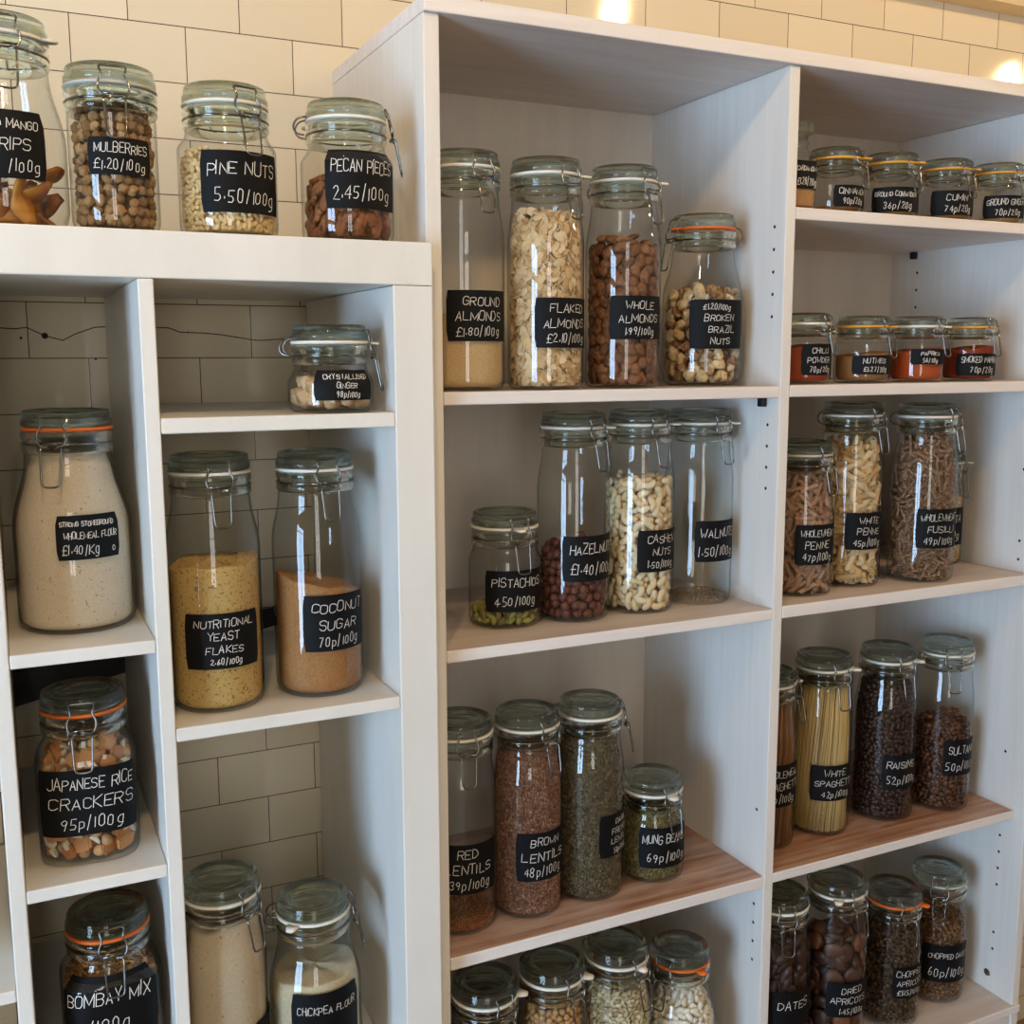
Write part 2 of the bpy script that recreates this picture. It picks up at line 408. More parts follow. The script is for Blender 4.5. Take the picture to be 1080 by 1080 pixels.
def writing_vf(lines, W, H, rmap, th0, zmid, rnd):
    """lines: (text, height share); the strokes are laid round the jar: rmap(z) is the label's radius"""
    V, Fc = [], []
    tot = sum(h for _, h in lines); free = H * .90; z = H / 2 - H * .06
    for s, hs in lines:
        lh = free * hs / tot; cap = min(lh * .56, H * (.205 if H > .045 else .25))
        if not s: z -= lh; continue
        u = cap / 6; tw = text_width(s) * u
        sx = 1.0
        if tw > W * .84: sx = W * .84 / tw
        if sx < .62: u *= sx / .62 ** .5; tw = text_width(s) * u; sx = min(1, W * .84 / tw)
        tw *= sx; x = -tw / 2 + rnd.uniform(-.03, .03) * W
        slope = rnd.uniform(-.015, .015); yb = z - lh * .5 - u * 3
        wd = max(.00066, .36 * u)
        for c in s:
            w = GW.get(c, 3.2 if c.isdigit() else 4.0)
            jk = .5 if sx < .75 else 1; jx, jy, js = rnd.uniform(-.4, .4) * jk * u * sx, rnd.uniform(-.5, .5) * u, rnd.uniform(.84, 1.12)
            for st in G.get(c, []):
                P = [np.array([x + jx + (gnum(a[0]) * (w / 4 if c not in 'I1' else 1) + gnum(a[1]) * .10 + rnd.uniform(-.2, .2)) * u * sx, yb + jy + (gnum(a[1]) * js + rnd.uniform(-.2, .2)) * u + slope * x]) for a in st.split()]
                Q = [P[0]]
                for a, b in zip(P, P[1:]):
                    k = max(1, int(np.linalg.norm(b - a) / .004))
                    Q += [a + (b - a) * (i + 1) / k for i in range(k)]
                Q = np.array(Q); m = len(Q)
                T = np.gradient(Q, axis=0); T /= np.linalg.norm(T, axis=1)[:, None] + 1e-9
                Nn = np.stack([-T[:, 1], T[:, 0]], 1)
                Q[0] -= T[0] * wd * .4; Q[-1] += T[-1] * wd * .4
                b0 = len(V)
                for q, nn in zip(Q, Nn):
                    for sg in (-.5, .5):
                        p = q + nn * wd * sg; zz = zmid + p[1]; r = rmap(zz) + .0009
                        a = th0 + p[0] / r
                        V.append((r * math.cos(a), r * math.sin(a), zz))
                for i in range(m - 1): Fc.append((b0 + 2 * i, b0 + 2 * i + 1, b0 + 2 * i + 3, b0 + 2 * i + 2))
            x += (w + 1.25) * u * sx
        z -= lh
    return V, Fc

# ------------------------------------------------------------------ clip-top jars
_cache = {}
def lid_mesh(lr, th):
    k = ('lid', lr, th)
    if k not in _cache:
        p = [(0, -.0085), (.60 * lr, -.0085), (.74 * lr, -.0092), (.80 * lr, -th * .62), (.82 * lr, -th * 1.08), (.97 * lr, -th * 1.02), (.99 * lr, -th * .92), (.985 * lr, -th * .64), (.945 * lr, -th * .55), (.94 * lr, -th * .14), (.92 * lr, -.0006), (.89 * lr, 0), (.83 * lr, 0), (.79 * lr, -.0012), (.76 * lr, -.0034), (.66 * lr, -.0036), (.62 * lr, -.0018), (.55 * lr, -.0020), (.50 * lr, -.0036), (0, -.0036)]
        o = mesh_obj('lid', *lathe_vf(p, 56), M_lid, None, True); _cache[k] = o.data; bpy.data.objects.remove(o)
    return _cache[k]
def gasket_mesh(lr, c):
    k = ('gasket', lr, c)
    if k not in _cache:
        a = np.linspace(0, 2 * PI, 49)[:-1]
        p = [(lr * .80, -.0016), (lr * .985, -.0018), (lr * 1.005, 0), (lr * .985, .0018), (lr * .80, .0016), (lr * .80, -.0016)]
        V, Fc = lathe_vf(p, 48)
        o0, o1 = lr * .985, lr * 1.0 + .0125
        tv = []
        for z in (-.0013, .0013):
            tv += [(o0, -.0085, z), (o1 - .004, -.006, z - .0008), (o1, -.0035, z - .001), (o1, .0035, z - .001), (o1 - .004, .006, z - .0008), (o0, .0085, z)]
        tf = [(0, 1, 2, 3, 4, 5)[::-1], (6, 7, 8, 9, 10, 11)] + [(i, (i + 1) % 6, (i + 1) % 6 + 6, i + 6) for i in range(6)]
        o = mesh_obj('gasket', *merge([(V, Fc), (tv, tf)]), M_gasket[c], None, True); _cache[k] = o.data; bpy.data.objects.remove(o)
    return _cache[k]
def smooth_path(P, it=2):
    P = [np.array(p, float) for p in P]
    for _ in range(it):
        Q = [P[0]]
        for a, b in zip(P, P[1:]): Q += [a * .75 + b * .25, a * .25 + b * .75]
        P = Q + [P[-1]]
    return P
def wires(lr, s, drop):
    """wire parts in a frame where the clasp points along +x; z = 0 is the lid top; drop is how far the neck wire lies below it"""
    k = ('wires', lr, s, drop)
    if k not in _cache:
        r = .00118 * (s ** .5); d = drop; out = {}
        rr = lr * .957 + .0012
        ring = [(rr * math.cos(a), rr * math.sin(a), -d) for a in np.linspace(0, 2 * PI, 41)[:-1]]
        out['neck_wire'] = tube_vf(ring, r, 6, True)
        o = lr
        half = [(o + .006 * s, .0045 * s, -d - .001), (o + .0075 * s, .0115 * s, -d - .0015), (o + .0065 * s, .0152 * s, -d + .006 * s), (o + .0048 * s, .0150 * s, -d + .013 * s), (o + .0034 * s, .0112 * s, -d * .48), (o + .0026 * s, .0118 * s, -d * .34), (o * .99, .0135 * s, -d * .20), (o * .967, .0115 * s, -d * .155), (o * .967, .004 * s, -d * .155)]
        pts = half + [(x, -y, z) for x, y, z in half[::-1]]
        out['bail'] = tube_vf(smooth_path(pts, 2), r, 6)
        L = .040 * s
        half = [(o + .004 * s, .0035 * s, -d - .003 * s), (o + .0075 * s, .0095 * s, -d - .002 * s), (o + .0105 * s, .0108 * s, -d - .005 * s), (o + .0115 * s, .0102 * s, -d - .012 * s), (o + .0150 * s, .0096 * s, -d - L * .72), (o + .0168 * s, .0090 * s, -d - L), (o + .017 * s, .0055 * s, -d - L - .0028 * s)]
        pts = half + [(x, -y, z) for x, y, z in half[::-1]]
        cross = tube_vf([(o + .0062 * s, -.0128 * s, -d + .002 * s), (o + .0062 * s, .0128 * s, -d + .002 * s)], r, 6)
        out['lever'] = merge([tube_vf(smooth_path(pts, 2), r, 6), cross])
        half = [(-o - .0005, .0125 * s, -d), (-o - .008 * s, .0120 * s, -d + .001), (-o - .0125 * s, .0115 * s, -d + .006 * s), (-o - .0125 * s, .011 * s, -d * .66), (-o - .008 * s, .0105 * s, -d * .48), (-o * .985, .010 * s, -d * .42), (-o * .975, .006 * s, -d * .40)]
        pts = half + [(x, -y, z) for x, y, z in half[::-1]]
        out['hinge'] = tube_vf(smooth_path(pts, 2), r, 6)
        for n in out:
            q = mesh_obj(n, *out[n], M_wire, None, True); out[n] = q.data; bpy.data.objects.remove(q)
        _cache[k] = out
    return _cache[k]
def link_mesh(name, me, parent, loc=(0, 0, 0), rz=0):
    o = bpy.data.objects.new(name, me); COL.objects.link(o); o.parent = parent; o.location = loc; o.rotation_euler = (0, 0, rz); return o

JARS = {}
def jar(name_key, shelf_z, x, y, R, H, lr, lab, az, gasket='w', text=None, label='', kind='tall', tab=50, square=False):
    """a clip-top preserving jar standing at (x, y) with its clasp turned to az degrees"""
    s = lr / .047
    th = (.017 if kind != 'spice' else .0125)
    lip0, lip1 = -th - .006, -th - .006 - .024 * s
    if kind == 'spice': lip0, lip1 = -.0165, -.034
    t = thing('glass_jar', label, 'jar', (x, y, shelf_z + .0003), 'clip-top glass jars on the shelves')
    nk = .955 * lr
    sh = {'tall': .062, 'big': .085, 'short': .022, 'spice': .009, 'round': .075, 'straight': .012, 'sq': .03}[kind]
    zt = H + lip1
    br = .010 if kind != 'spice' else .008
    if kind in ('round',): br = .018
    if square: br = .006
    prof = [(0, .0035), (R * .55, .003), (R * .80, .0008), (R - br, 0), (R - br * .55, .0008), (R - br * .2, br * .38), (R - .0003, br)]
    zs = zt - sh
    if kind == 'mango':
        pass
    prof += [(R, br + .004), (R, zs)]
    for i in range(1, 9):
        u = i / 8; e = .5 - .5 * math.cos(PI * u)
        prof.append((R + (nk - R) * (e if kind != 'straight' else u), zs + (sh - .003) * u))
    prof += [(nk * .985, zt - .0005), (nk * .96, zt)]
    n = 56; shape = None
    if square:
        def shape(a, r, z):
            c = abs(math.cos(a - math.radians(az))); d = abs(math.sin(a - math.radians(az)))
            q = 1 / (c ** 3.4 + d ** 3.4) ** (1 / 3.4) * .955
            w = min(1, max(0, (r - nk * 1.0) / (R - nk))) if z > .03 else 1
            return 1 + (q - 1) * w
    body = mesh_obj('glass_body', *lathe_vf(prof, n, shape), M_glass, t, True)
    link_mesh('lid', lid_mesh(lr, th), t, (0, 0, H))
    link_mesh('gasket', gasket_mesh(lr, gasket), t, (0, 0, H - th - .0035), math.radians(az + tab))
    zr0, zr1 = H + lip0, H + lip1
    k = ('rim', lr, round(zr0 - zr1, 4))
    if k not in _cache:
        h = zr0 - zr1
        rp = [(lr * .86, 0), (lr * .97, 0), (lr * 1.0, -.0025), (lr * .995, -h * .30), (lr * .955, -h * .42), (lr * .955, -h * .55), (lr * .99, -h * .68), (lr * .995, -h * .9), (lr * .96, -h), (lr * .88, -h * 1.02), (lr * .865, -h * .5), (lr * .86, 0)]
        q = mesh_obj('rim', *lathe_vf(rp, 56), M_lid, None, True); _cache[k] = q.data; bpy.data.objects.remove(q)
    link_mesh('rim', _cache[k], t, (0, 0, zr0))
    W = wires(lr, round(s, 3), round(-(lip0 + lip1) / 2 + .001, 4))
    for nm in ('neck_wire', 'hinge', 'bail', 'lever'): link_mesh(nm, W[nm], t, (0, 0, H), math.radians(az))
    pz = np.array([p[1] for p in prof[5:18]]); pr = np.array([p[0] for p in prof[5:18]])
    rmap = lambda z: float(np.interp(z, pz, pr))
    if lab:
        a0, a1, zb, ztp = lab
        if a1 < a0: a1 += 360
        a0, a1 = math.radians(a0), math.radians(a1)
        na = 22; V, Fc = [], []
        sq = (lambda a, z: shape(a, rmap(z), z)) if square else (lambda a, z: 1)
        for off in (.0003, .0007):
            for zz in np.linspace(zb, ztp, 6):
                for a in np.linspace(a0, a1, na):
                    edge = min(zz - zb, ztp - zz) < 1e-6
                    aa = a
                    if edge and (abs(a - a0) < 1e-6 or abs(a - a1) < 1e-6): aa = a + math.copysign(.002 / R, (a0 + a1) / 2 - a)
                    r = rmap(zz) * sq(aa, zz) + off; V.append((r * math.cos(aa), r * math.sin(aa), zz))
        m = na * 6
        for i in range(5):
            for j in range(na - 1):
                q = (i * na + j, i * na + j + 1, (i + 1) * na + j + 1, (i + 1) * na + j)
                Fc.append(tuple(v + m for v in q)); Fc.append(q[::-1])
        lo = mesh_obj('label', V, Fc, M_label, t, True)
        if text:
            am = (a0 + a1) / 2
            rm2 = rmap
            V, Fc = writing_vf(text, (a1 - a0) * R, ztp - zb, rm2, am, (zb + ztp) / 2, random.Random(name_key + 'ink'))
            if square:
                V2 = []
                for vx, vy, vz in V:
                    a = math.atan2(vy, vx); q = sq(a, vz); rr = math.hypot(vx, vy); base = rmap(vz)
                    k = (base * q + (rr - base)) / rr; V2.append((vx * k, vy * k, vz))
                V = V2
            if V: mesh_obj('writing', V, Fc, M_ink, lo)
    JARS[name_key] = dict(lr=lr, shape=shape, x=x, y=y, z=shelf_z + .0003, R=R, H=H, nk=nk, zs=zs, zt=zt, br=br, lab=lab, rmap=rmap, square=square, az=az, t=t)
    return t

SZ = dict(lT=.2435, CA=.0481, CB=-.2964, CC=-.8114, DA=-.1925, DB=-.4521, DC=-.7141, S1=.0693, S2=-.2569, S3=-.6752, S4=-1.0283, R1=.3187, R2=.0705, R3=-.2540, R4=-.6733, R5=-1.0283)
#        key: shelf, x, y, R, H, lid radius, label (from deg, to deg, bottom, top), fill height, clasp deg, gasket, kind, tab, text
TAB = {
 'mango': ('lT', -.2407, -.331, .0583, .208, .047, (-122.2, -53.1, .0447, .1108), .065, -86, 'w', 'round', 60, [('DRIED MANGO', 1), ('STRIPS  ', 1), ('     /100g', 1)]),
 'mulberry': ('lT', -.1372, -.3444, .0449, .167, .047, (-128.7, -44.9, .0547, .092), .132, -92, 'c', 'straight', 150, [('MULBERRIES', 1), ('£1.20/100g', 1)]),
 'pine': ('lT', -.0165, -.3355, .0539, .162, .047, (-132.5, -30, .0234, .0882), .091, -74, 'w', 'short', 150, [('PINE NUTS', 1), ('5.50/100g', 1)]),
 'pecan': ('lT', .1219, -.3354, .0540, .158, .047, (-134.1, -34, .035, .1), .073, -19, 'w', 'short', 150, [('PECAN PIECES', 1), ('2.45/100g', 1)]),
 'ginger': ('CA', .0905, -.352, .0500, .101, .0450, (-128, -40, .0148, .0492), .045, -26, 'w', 'short', 15, [('CRYSTALLISED', 1), ('GINGER', 1), ('98p/100g', 1)]),
 'yeast': ('CB', -.0481, -.3207, .0541, .298, .047, (-139, -42.8, .0543, .1192), .172, -88, 'w', 'tall', 150, [('NUTRITIONAL', 1), ('YEAST', 1), ('FLAKES', 1), ('2.60/100g', .8)]),
 'sugar': ('CB', .0777, -.3162, .0542, .296, .047, (-125, -34.4, .0585, .1271), .135, -87, 'w', 'tall', 150, [('COCONUT', 1), ('SUGAR', 1), ('70p/100g', .9)]),
 'rye': ('CC', -.0557, -.3218, .0510, .295, .047, (-60, 30, .0489, .1150), .244, -59, 'w', 'tall', 150, None),
 'chickpeaflour': ('CC', .0565, -.324, .0585, .246, .047, (-135, -42.8, .0637, .141), .154, -17, 'w', 'round', -118, [('CHICKPEA FLOUR', 1), ('/100g', 1)]),
 'strong': ('DA', -.1968, -.282, .0633, .247, .049, (-109.4, -45.7, .0849, .134), .211, -110, 'o', 'big', 150, [('STRONG STONEGROUND', .8), ('WHOLEMEAL FLOUR', .8), ('£1.40/Kg   o', 1.2)]),
 'cracker': ('DB', -.1995, -.3121, .0567, .191, .047, (-147.2, -38, .0366, .1133), .142, -96, 'o', 'sq', 150, [('JAPANESE RICE', 1), ('CRACKERS', 1), ('95p/100g', 1)]),
 'bombay': ('DC', -.1885, -.3268, .0579, .190, .047, (-149.5, -43.5, .0552, .1306), .150, -89, 'o', 'sq', 150, [('BOMBAY MIX', 1), ('/100g', 1)]),
 'ground': ('S1', .2823, -.3059, .0515, .295, .047, (-138.5, -38.3, .0618, .1243), .094, -84, 'w', 'tall', 150, [('GROUND', 1), ('ALMONDS', 1), ('£1.80/100g', 1)]),
 'flaked': ('S1', .3924, -.3196, .0504, .292, .047, (-133.1, -29.3, .0537, .1167), .224, -79, 'w', 'tall', 50, [('FLAKED', 1), ('ALMONDS', 1), ('£2.10/100g', 1)]),
 'almond': ('S1', .5201, -.3038, .0519, .294, .047, (-140.5, -48.9, .0652, .1226), .202, -76, 'w', 'tall', 45, [('WHOLE', 1), ('ALMONDS', 1), ('1.99/100g', .9)]),
 'brazil': ('S1', .6738, -.2737, .0581, .243, .047, (-142.6, -53, .053, .1219), .143, 176, 'o', 'round', 10, [('£1.20/100gm', .8), ('BROKEN', 1), ('BRAZIL', 1), ('NUTS', 1)]),
 'pistachio': ('S2', .3585, -.2625, .0511, .158, .047, (-146.4, -45.6, .0256, .0822), .034, -90, 'w', 'short', 0, [('PISTACHIOS', 1.1), ('4.50/100g', 1)]),
 'hazel': ('S2', .4620, -.2715, .0516, .292, .047, (-135.3, -30.8, .0593, .1233), .112, -77, 'w', 'tall', 40, [('HAZELNUTS', 1), ('£1.40/100g', 1)]),
 'cashew': ('S2', .5722, -.2703, .0515, .293, .047, (-124, -32, .0626, .1231), .196, -88, 'w', 'tall', 50, [('CASHEW', 1), ('NUTS', 1), ('1.50/100g', .9)]),
 'walnut': ('S2', .6850, -.2600, .0515, .291, .047, (-130.4, -43.9, .0664, .1278), .012, -83, 'w', 'tall', 40, [('WALNUTS', 1), ('1.50/100g', .9)]),
 'redlentil': ('S3', .2785, -.2822, .0512, .298, .047, (-150, -47.8, .0626, .1336), .026, -100, 'w', 'tall', 150, [('RED', 1), ('LENTILS', 1.1), ('39p/100g', 1)]),
 'brownlentil': ('S3', .3825, -.2829, .0511, .294, .047, (-133.6, -38, .0588, .1291), .245, -77, 'w', 'tall', 150, [('BROWN', .9), ('LENTILS', 1.1), ('48p/100g', 1)]),
 'french': ('S3', .4870, -.2795, .0515, .294, .047, (-102.6, -8, .0681, .1318), .245, -31, 'w', 'tall', 150, [('DARK', 1), ('FRENCH', 1), ('LENTILS', 1), ('51p/100g', .9)]),
 'mung': ('S3', .6007, -.2743, .0505, .156, .047, (-144, -45.4, .0264, .0895), .112, -86, 'w', 'short', 0, [('MUNG BEANS', 1), ('69p/100g', 1)]),
 'kidney': ('S4', .2874, -.3438, .0495, .295, .047, None, .235, -80, 'w', 'tall', 50, None),
 'chickpea': ('S4', .3931, -.3422, .0515, .295, .047, None, .238, -78, 'w', 'tall', 40, None),
 'barley': ('S4', .4998, -.3412, .0515, .295, .047, None, .240, -76, 'w', 'tall', 0, None),
 'bean': ('S4', .6289, -.3157, .0580, .244, .047, None, .200, -154, 'o', 'round', 70, None),
 'cinnamon': ('R1', .8770, -.3171, .0415, .094, .0395, (-134.2, -43.4, .0078, .0385), .011, -76, 'a', 'spice', 20, [('CINNAMON', 1), ('90p/20g', 1)]),
 'coriander': ('R1', .9863, -.3171, .0420, .095, .0395, (-171.6, -63.3, .0063, .0426), .013, -86, 'a', 'spice', 20, [('GROUND CORIANDER', 1), ('36p/20g', 1)]),
 'cumin': ('R1', 1.1000, -.3171, .0420, .094, .0395, (-164.1, -48.3, .0072, .0445), .013, -86, 'a', 'spice', 30, [('CUMIN', 1), ('74p/20g', 1)]),
 'gground': ('R1', 1.2150, -.3171, .0420, .096, .0395, (-165.2, -59.3, .0087, .0441), .011, -86, 'a', 'spice', 150, [('GROUND GINGER', 1), ('70p/20g', 1)]),
 'chilli': ('R2', .8280, -.3159, .0420, .104, .0395, (-132.4, -52, .0131, .0585), .060, -70, 'w', 'spice', 150, [('CHILLI', 1), ('POWDER', 1), ('70p/20g', 1)]),
 'nutmeg': ('R2', .9430, -.3184, .0420, .101, .0395, (-152.7, -54.2, .0134, .0419), .050, -74, 'a', 'spice', 18, [('NUTMEG', 1), ('£1.27/20g', 1)]),
 'paprika': ('R2', 1.0570, -.3180, .0420, .102, .0395, (-148, -60, .0275, .0514), .055, -77, 'w', 'spice', 10, [('PAPRIKA', 1), ('56/20g', 1)]),
 'smoked': ('R2', 1.1800, -.3100, .0415, .102, .0395, (-162.8, -49.8, .0092, .0445), .057, -83, 'a', 'spice', 150, [('SMOKED PAPRIKA', 1), ('70p/20g', 1)]),
 'wwpenne': ('R3', .8504, -.2979, .0515, .237, .047, (-138.3, -55, .0511, .1124), .200, -82, 'c', 'tall', 150, [('WHOLEWHEAT', 1), ('PENNE', 1), ('47p/100g', 1)]),
 'penne': ('R3', .9663, -.2793, .0515, .293, .047, (-138.2, -48, .0622, .1212), .240, -80, 'w', 'tall', 150, [('WHITE', 1), ('PENNE', 1), ('45p/100g', 1)]),
 'fusilli': ('R3', 1.1000, -.3061, .0520, .289, .047, (-146, -58, .0583, .1216), .238, -76, 'w', 'tall', 150, [('WHOLEWHEAT', 1), ('FUSILLI', 1), ('49p/100g', 1)]),
 'orzo': ('R3', 1.2280, -.2126, .0480, .201, .047, (-174.5, -62, .0373, .103), .125, -87, 'w', 'short', 40, [('ORZO PASTA', 1), ('48p/100g', 1)]),
 'wwspag': ('R4', .8229, -.2637, .0515, .287, .047, (-137, -46.6, .0734, .1427), .255, -61, 'w', 'tall', 40, [('WHOLEMEAL', 1), ('SPAGHETTI', 1), ('51p/100g', 1)]),
 'spag': ('R4', .9400, -.2657, .0490, .299, .047, (-149.9, -50, .0625, .1226), .258, -98, 'w', 'tall', 45, [('WHITE', 1), ('SPAGHETTI', 1), ('42p/100g', 1)]),
 'raisin': ('R4', 1.0773, -.2693, .0515, .296, .047, (-136.5, -55, .0606, .119), .240, -98, 'w', 'tall', 45, [('RAISINS', 1), ('52p/100g', 1)]),
 'sultana': ('R4', 1.1985, -.2833, .0499, .297, .047, (-132.9, -45, .0671, .1301), .160, -122, 'w', 'tall', 150, [('SULTANAS', 1), ('50p/100g', 1)]),
 'dates': ('R5', .8130, -.3250, .0515, .295, .047, (-150, -47.2, .082, .1471), .235, -115, 'w', 'tall', 150, [('DATES', 1.2), ('', .8)]),
 'apricot': ('R5', .9295, -.3298, .0515, .295, .047, (-145.3, -52, .0754, .1348), .215, -90, 'w', 'tall', -40, [('DRIED', 1), ('APRICOTS', 1), ('1.45/100g', .9)]),
 'chopapricot': ('R5', 1.0740, -.3130, .0490, .237, .047, (-131.4, -49.3, .0567, .1122), .182, -106, 'o', 'tall', 45, [('CHOPPED', 1), ('APRICOTS', 1), ('£1.15/100g', 1)]),
 'chopdate': ('R5', 1.2000, -.2950, .0505, .237, .047, (-162.9, -55, .043, .1118), .150, -136, 'c', 'tall', 150, [('CHOPPED DATES', 1), ('60p/100g', 1)]),
}
DESC = {
 'mango': 'fat bulging clip-top jar of dried mango strips on top of the white unit',
 'mulberry': 'straight-sided clip-top jar of dried mulberries on top of the white unit',
 'pine': 'squat clip-top jar of pale pine nuts on top of the white unit',
 'pecan': 'squat clip-top jar of pecan pieces beside the bookcase, clasp on its side',
 'ginger': 'low round clip-top jar of crystallised ginger on the white unit topmost inner shelf',
 'yeast': 'tall clip-top jar of yellow nutritional yeast flakes in the white unit',
 'sugar': 'tall clip-top jar half full of brown coconut sugar in the white unit',
 'rye': 'tall clip-top jar of beige flour on the lower white shelf beside the chickpea flour',
 'chickpeaflour': 'rounded floury clip-top jar of chickpea flour on the lower white shelf',
 'strong': 'large clip-top jar of wholemeal flour with orange seal and small black label',
 'cracker': 'squarish clip-top jar of mixed Japanese rice crackers with orange seal',
 'bombay': 'squarish clip-top jar of Bombay mix with orange seal under the cracker shelf',
 'ground': 'tall clip-top jar one third full of ground almonds at the top shelf end',
 'flaked': 'tall clip-top jar full of pale flaked almonds on the top bookcase shelf',
 'almond': 'tall clip-top jar of whole brown almonds on the top bookcase shelf',
 'brazil': 'rounded clip-top jar of broken Brazil nuts with orange seal on the top shelf',
 'pistachio': 'short clip-top jar with a few green pistachios, beside the hazelnut jar',
 'hazel': 'tall clip-top jar with dark red hazelnuts in its lower part',
 'cashew': 'tall clip-top jar of cream cashew nuts between hazelnut and walnut jars',
 'walnut': 'almost empty tall clip-top jar marked walnuts beside the cashew jar',
 'redlentil': 'almost empty tall clip-top jar marked red lentils on the worn wooden shelf',
 'brownlentil': 'tall clip-top jar full of reddish brown lentils on the worn wooden shelf',
 'french': 'tall clip-top jar of dark green French lentils, clasp turned aside',
 'mung': 'short clip-top jar of green mung beans on the worn wooden shelf',
 'kidney': 'clip-top jar of dark red kidney beans on the bottom shelf',
 'chickpea': 'clip-top jar of chickpeas on the bottom shelf',
 'barley': 'clip-top jar of pale barley flakes on the bottom shelf',
 'bean': 'clip-top jar of white beans with orange seal on the bottom shelf',
 'cinnamon': 'low spice jar of ground cinnamon with amber seal, beside the cardamom bottle',
 'coriander': 'low spice jar of ground coriander with amber seal on the topmost spice shelf',
 'cumin': 'low spice jar of cumin with amber seal on the topmost spice shelf',
 'gground': 'low spice jar of ground ginger with amber seal, last on the topmost spice shelf',
 'chilli': 'low spice jar of red chilli powder with white seal beside the divider',
 'nutmeg': 'low spice jar of brown nutmeg powder with amber seal on the second spice shelf',
 'paprika': 'low spice jar of orange paprika with white seal on the second spice shelf',
 'smoked': 'low spice jar of dark smoked paprika with amber seal on the second spice shelf',
 'wwpenne': 'shorter clip-top jar of brown wholewheat penne beside the divider',
 'penne': 'tall clip-top jar of pale white penne on the pasta shelf',
 'fusilli': 'tall clip-top jar of brown wholewheat fusilli on the pasta shelf',
 'orzo': 'shorter clip-top jar of orzo pasta half hidden behind the fusilli jar',
 'wwspag': 'tall clip-top jar of brown wholemeal spaghetti beside the divider',
 'spag': 'tall clip-top jar of pale yellow white spaghetti on the worn shelf',
 'raisin': 'tall clip-top jar full of black raisins between spaghetti and sultanas',
 'sultana': 'tall clip-top jar half full of brown sultanas at the shelf end',
 'dates': 'tall clip-top jar of dark dates beside the divider on the bottom shelf',
 'apricot': 'tall clip-top jar of dark dried apricots on the bottom shelf',
 'chopapricot': 'clip-top jar of chopped apricots with orange seal on the bottom shelf',
 'chopdate': 'clip-top jar of chopped dates at the bottom shelf end',
}
FILL = {}
for k, (s, x, y, R, H, lr, lab, fill, az, gk, kind, tab, text) in TAB.items():
    jar(k, SZ[s], x, y, R, H, lr, lab, az, gk, text, DESC[k], kind, tab, kind == 'sq'); FILL[k] = fill

# the small square spice bottle with a glass stopper
def square_bottle():
    x, y, z = .7905, -.3345, SZ['R1'] + .0003
    t = thing('spice_bottle', 'small square glass bottle of cardamom with glass stopper beside the divider', 'bottle', (x, y, z))
    hw = .0205
    def shp(a, r, zz):
        if zz > .078: return 1
        c, d = abs(math.cos(a + .0)), abs(math.sin(a + .0)); return 1 / (c ** 7 + d ** 7) ** (1 / 7)
    mesh_obj('glass_body', *lathe_vf([(0, .003), (hw * .8, .001), (hw * .95, 0), (hw, .004), (hw, .070), (hw * .93, .077), (hw * .72, .083), (.0135, .086), (.0135, .090), (.0155, .0915), (.0155, .094), (.0130, .096), (.0130, .099), (.0150, .1005), (.0150, .103), (.012, .104)], 40, shp), M_glass, t, True)
    def shp2(a, r, zz):
        c, d = abs(math.cos(a)), abs(math.sin(a)); return 1 / (c ** 5 + d ** 5) ** .2
    mesh_obj('stopper', *lathe_vf([(0, .098), (.010, .098), (.011, .1042), (.0165, .105), (.0172, .108), (.0172, .119), (.0160, .121), (0, .1205)], 32, shp2), M_lid, t, True)
    def band(a, off): c, d = abs(math.cos(a)), abs(math.sin(a)); return (hw + off) / (c ** 7 + d ** 7) ** (1 / 7)
    V, Fc = [], []; n = 40
    for off in (.0003, .0007):
        for zz in (.028, .067):
            for i in range(n): a = 2 * PI * i / n; r = band(a, off); V.append((r * math.cos(a), r * math.sin(a), zz))
    for i in range(n):
        j = (i + 1) % n; Fc.append((2 * n + i, 2 * n + j, 3 * n + j, 3 * n + i)); Fc.append((j, i, n + i, n + j))
    lo = mesh_obj('label', V, Fc, M_label, t, True)
    V, Fc = writing_vf([('CARDAMOM', 1), ('£1.20/20g', 1)], .040, .039, lambda zz: 1.0, 0, .0475, random.Random(3))
    V2 = [(math.atan2(vy, vx), vz) for vx, vy, vz in V]
    mesh_obj('writing', [(a, -hw - .0010, zz) for a, zz in V2], Fc, M_ink, lo)
    pv, pf = lathe_vf([(0, .0045), (hw * .9, .0045), (hw * .94, .007), (hw * .94, .058), (hw * .8, .061), (0, .059)], 32, shp)
    o = mesh_obj('ground_cardamom', pv, pf, powder('cardamom_powder', '#a8794e', '#c0936a'), None, True); o.location = (x, y, z)
    tag(o, 'brown ground cardamom inside the small square glass bottle', 'spice', None, 'stuff')
square_bottle()

# ------------------------------------------------------------------ what is in the jars
CAM = np.array([-0.262, -1.5884, 0.1114])
def ico(sub=1):
    bm = bmesh.new(); bmesh.ops.create_icosphere(bm, subdivisions=sub, radius=1)
    V = np.array([v.co[:] for v in bm.verts]); Fc = [tuple(v.index for v in f.verts) for f in bm.faces]; bm.free(); return V, Fc
I1, I2, I3 = ico(1), ico(2), ico(3)
def wob(V, amt, seed, freq=2.3):
    r = np.random.default_rng(seed); d = r.normal(size=(5, 3)) * freq; ph = r.uniform(0, 6, 5)
    n = np.sin(V @ d.T + ph).sum(1) / 3
    return V * (1 + amt * n)[:, None]
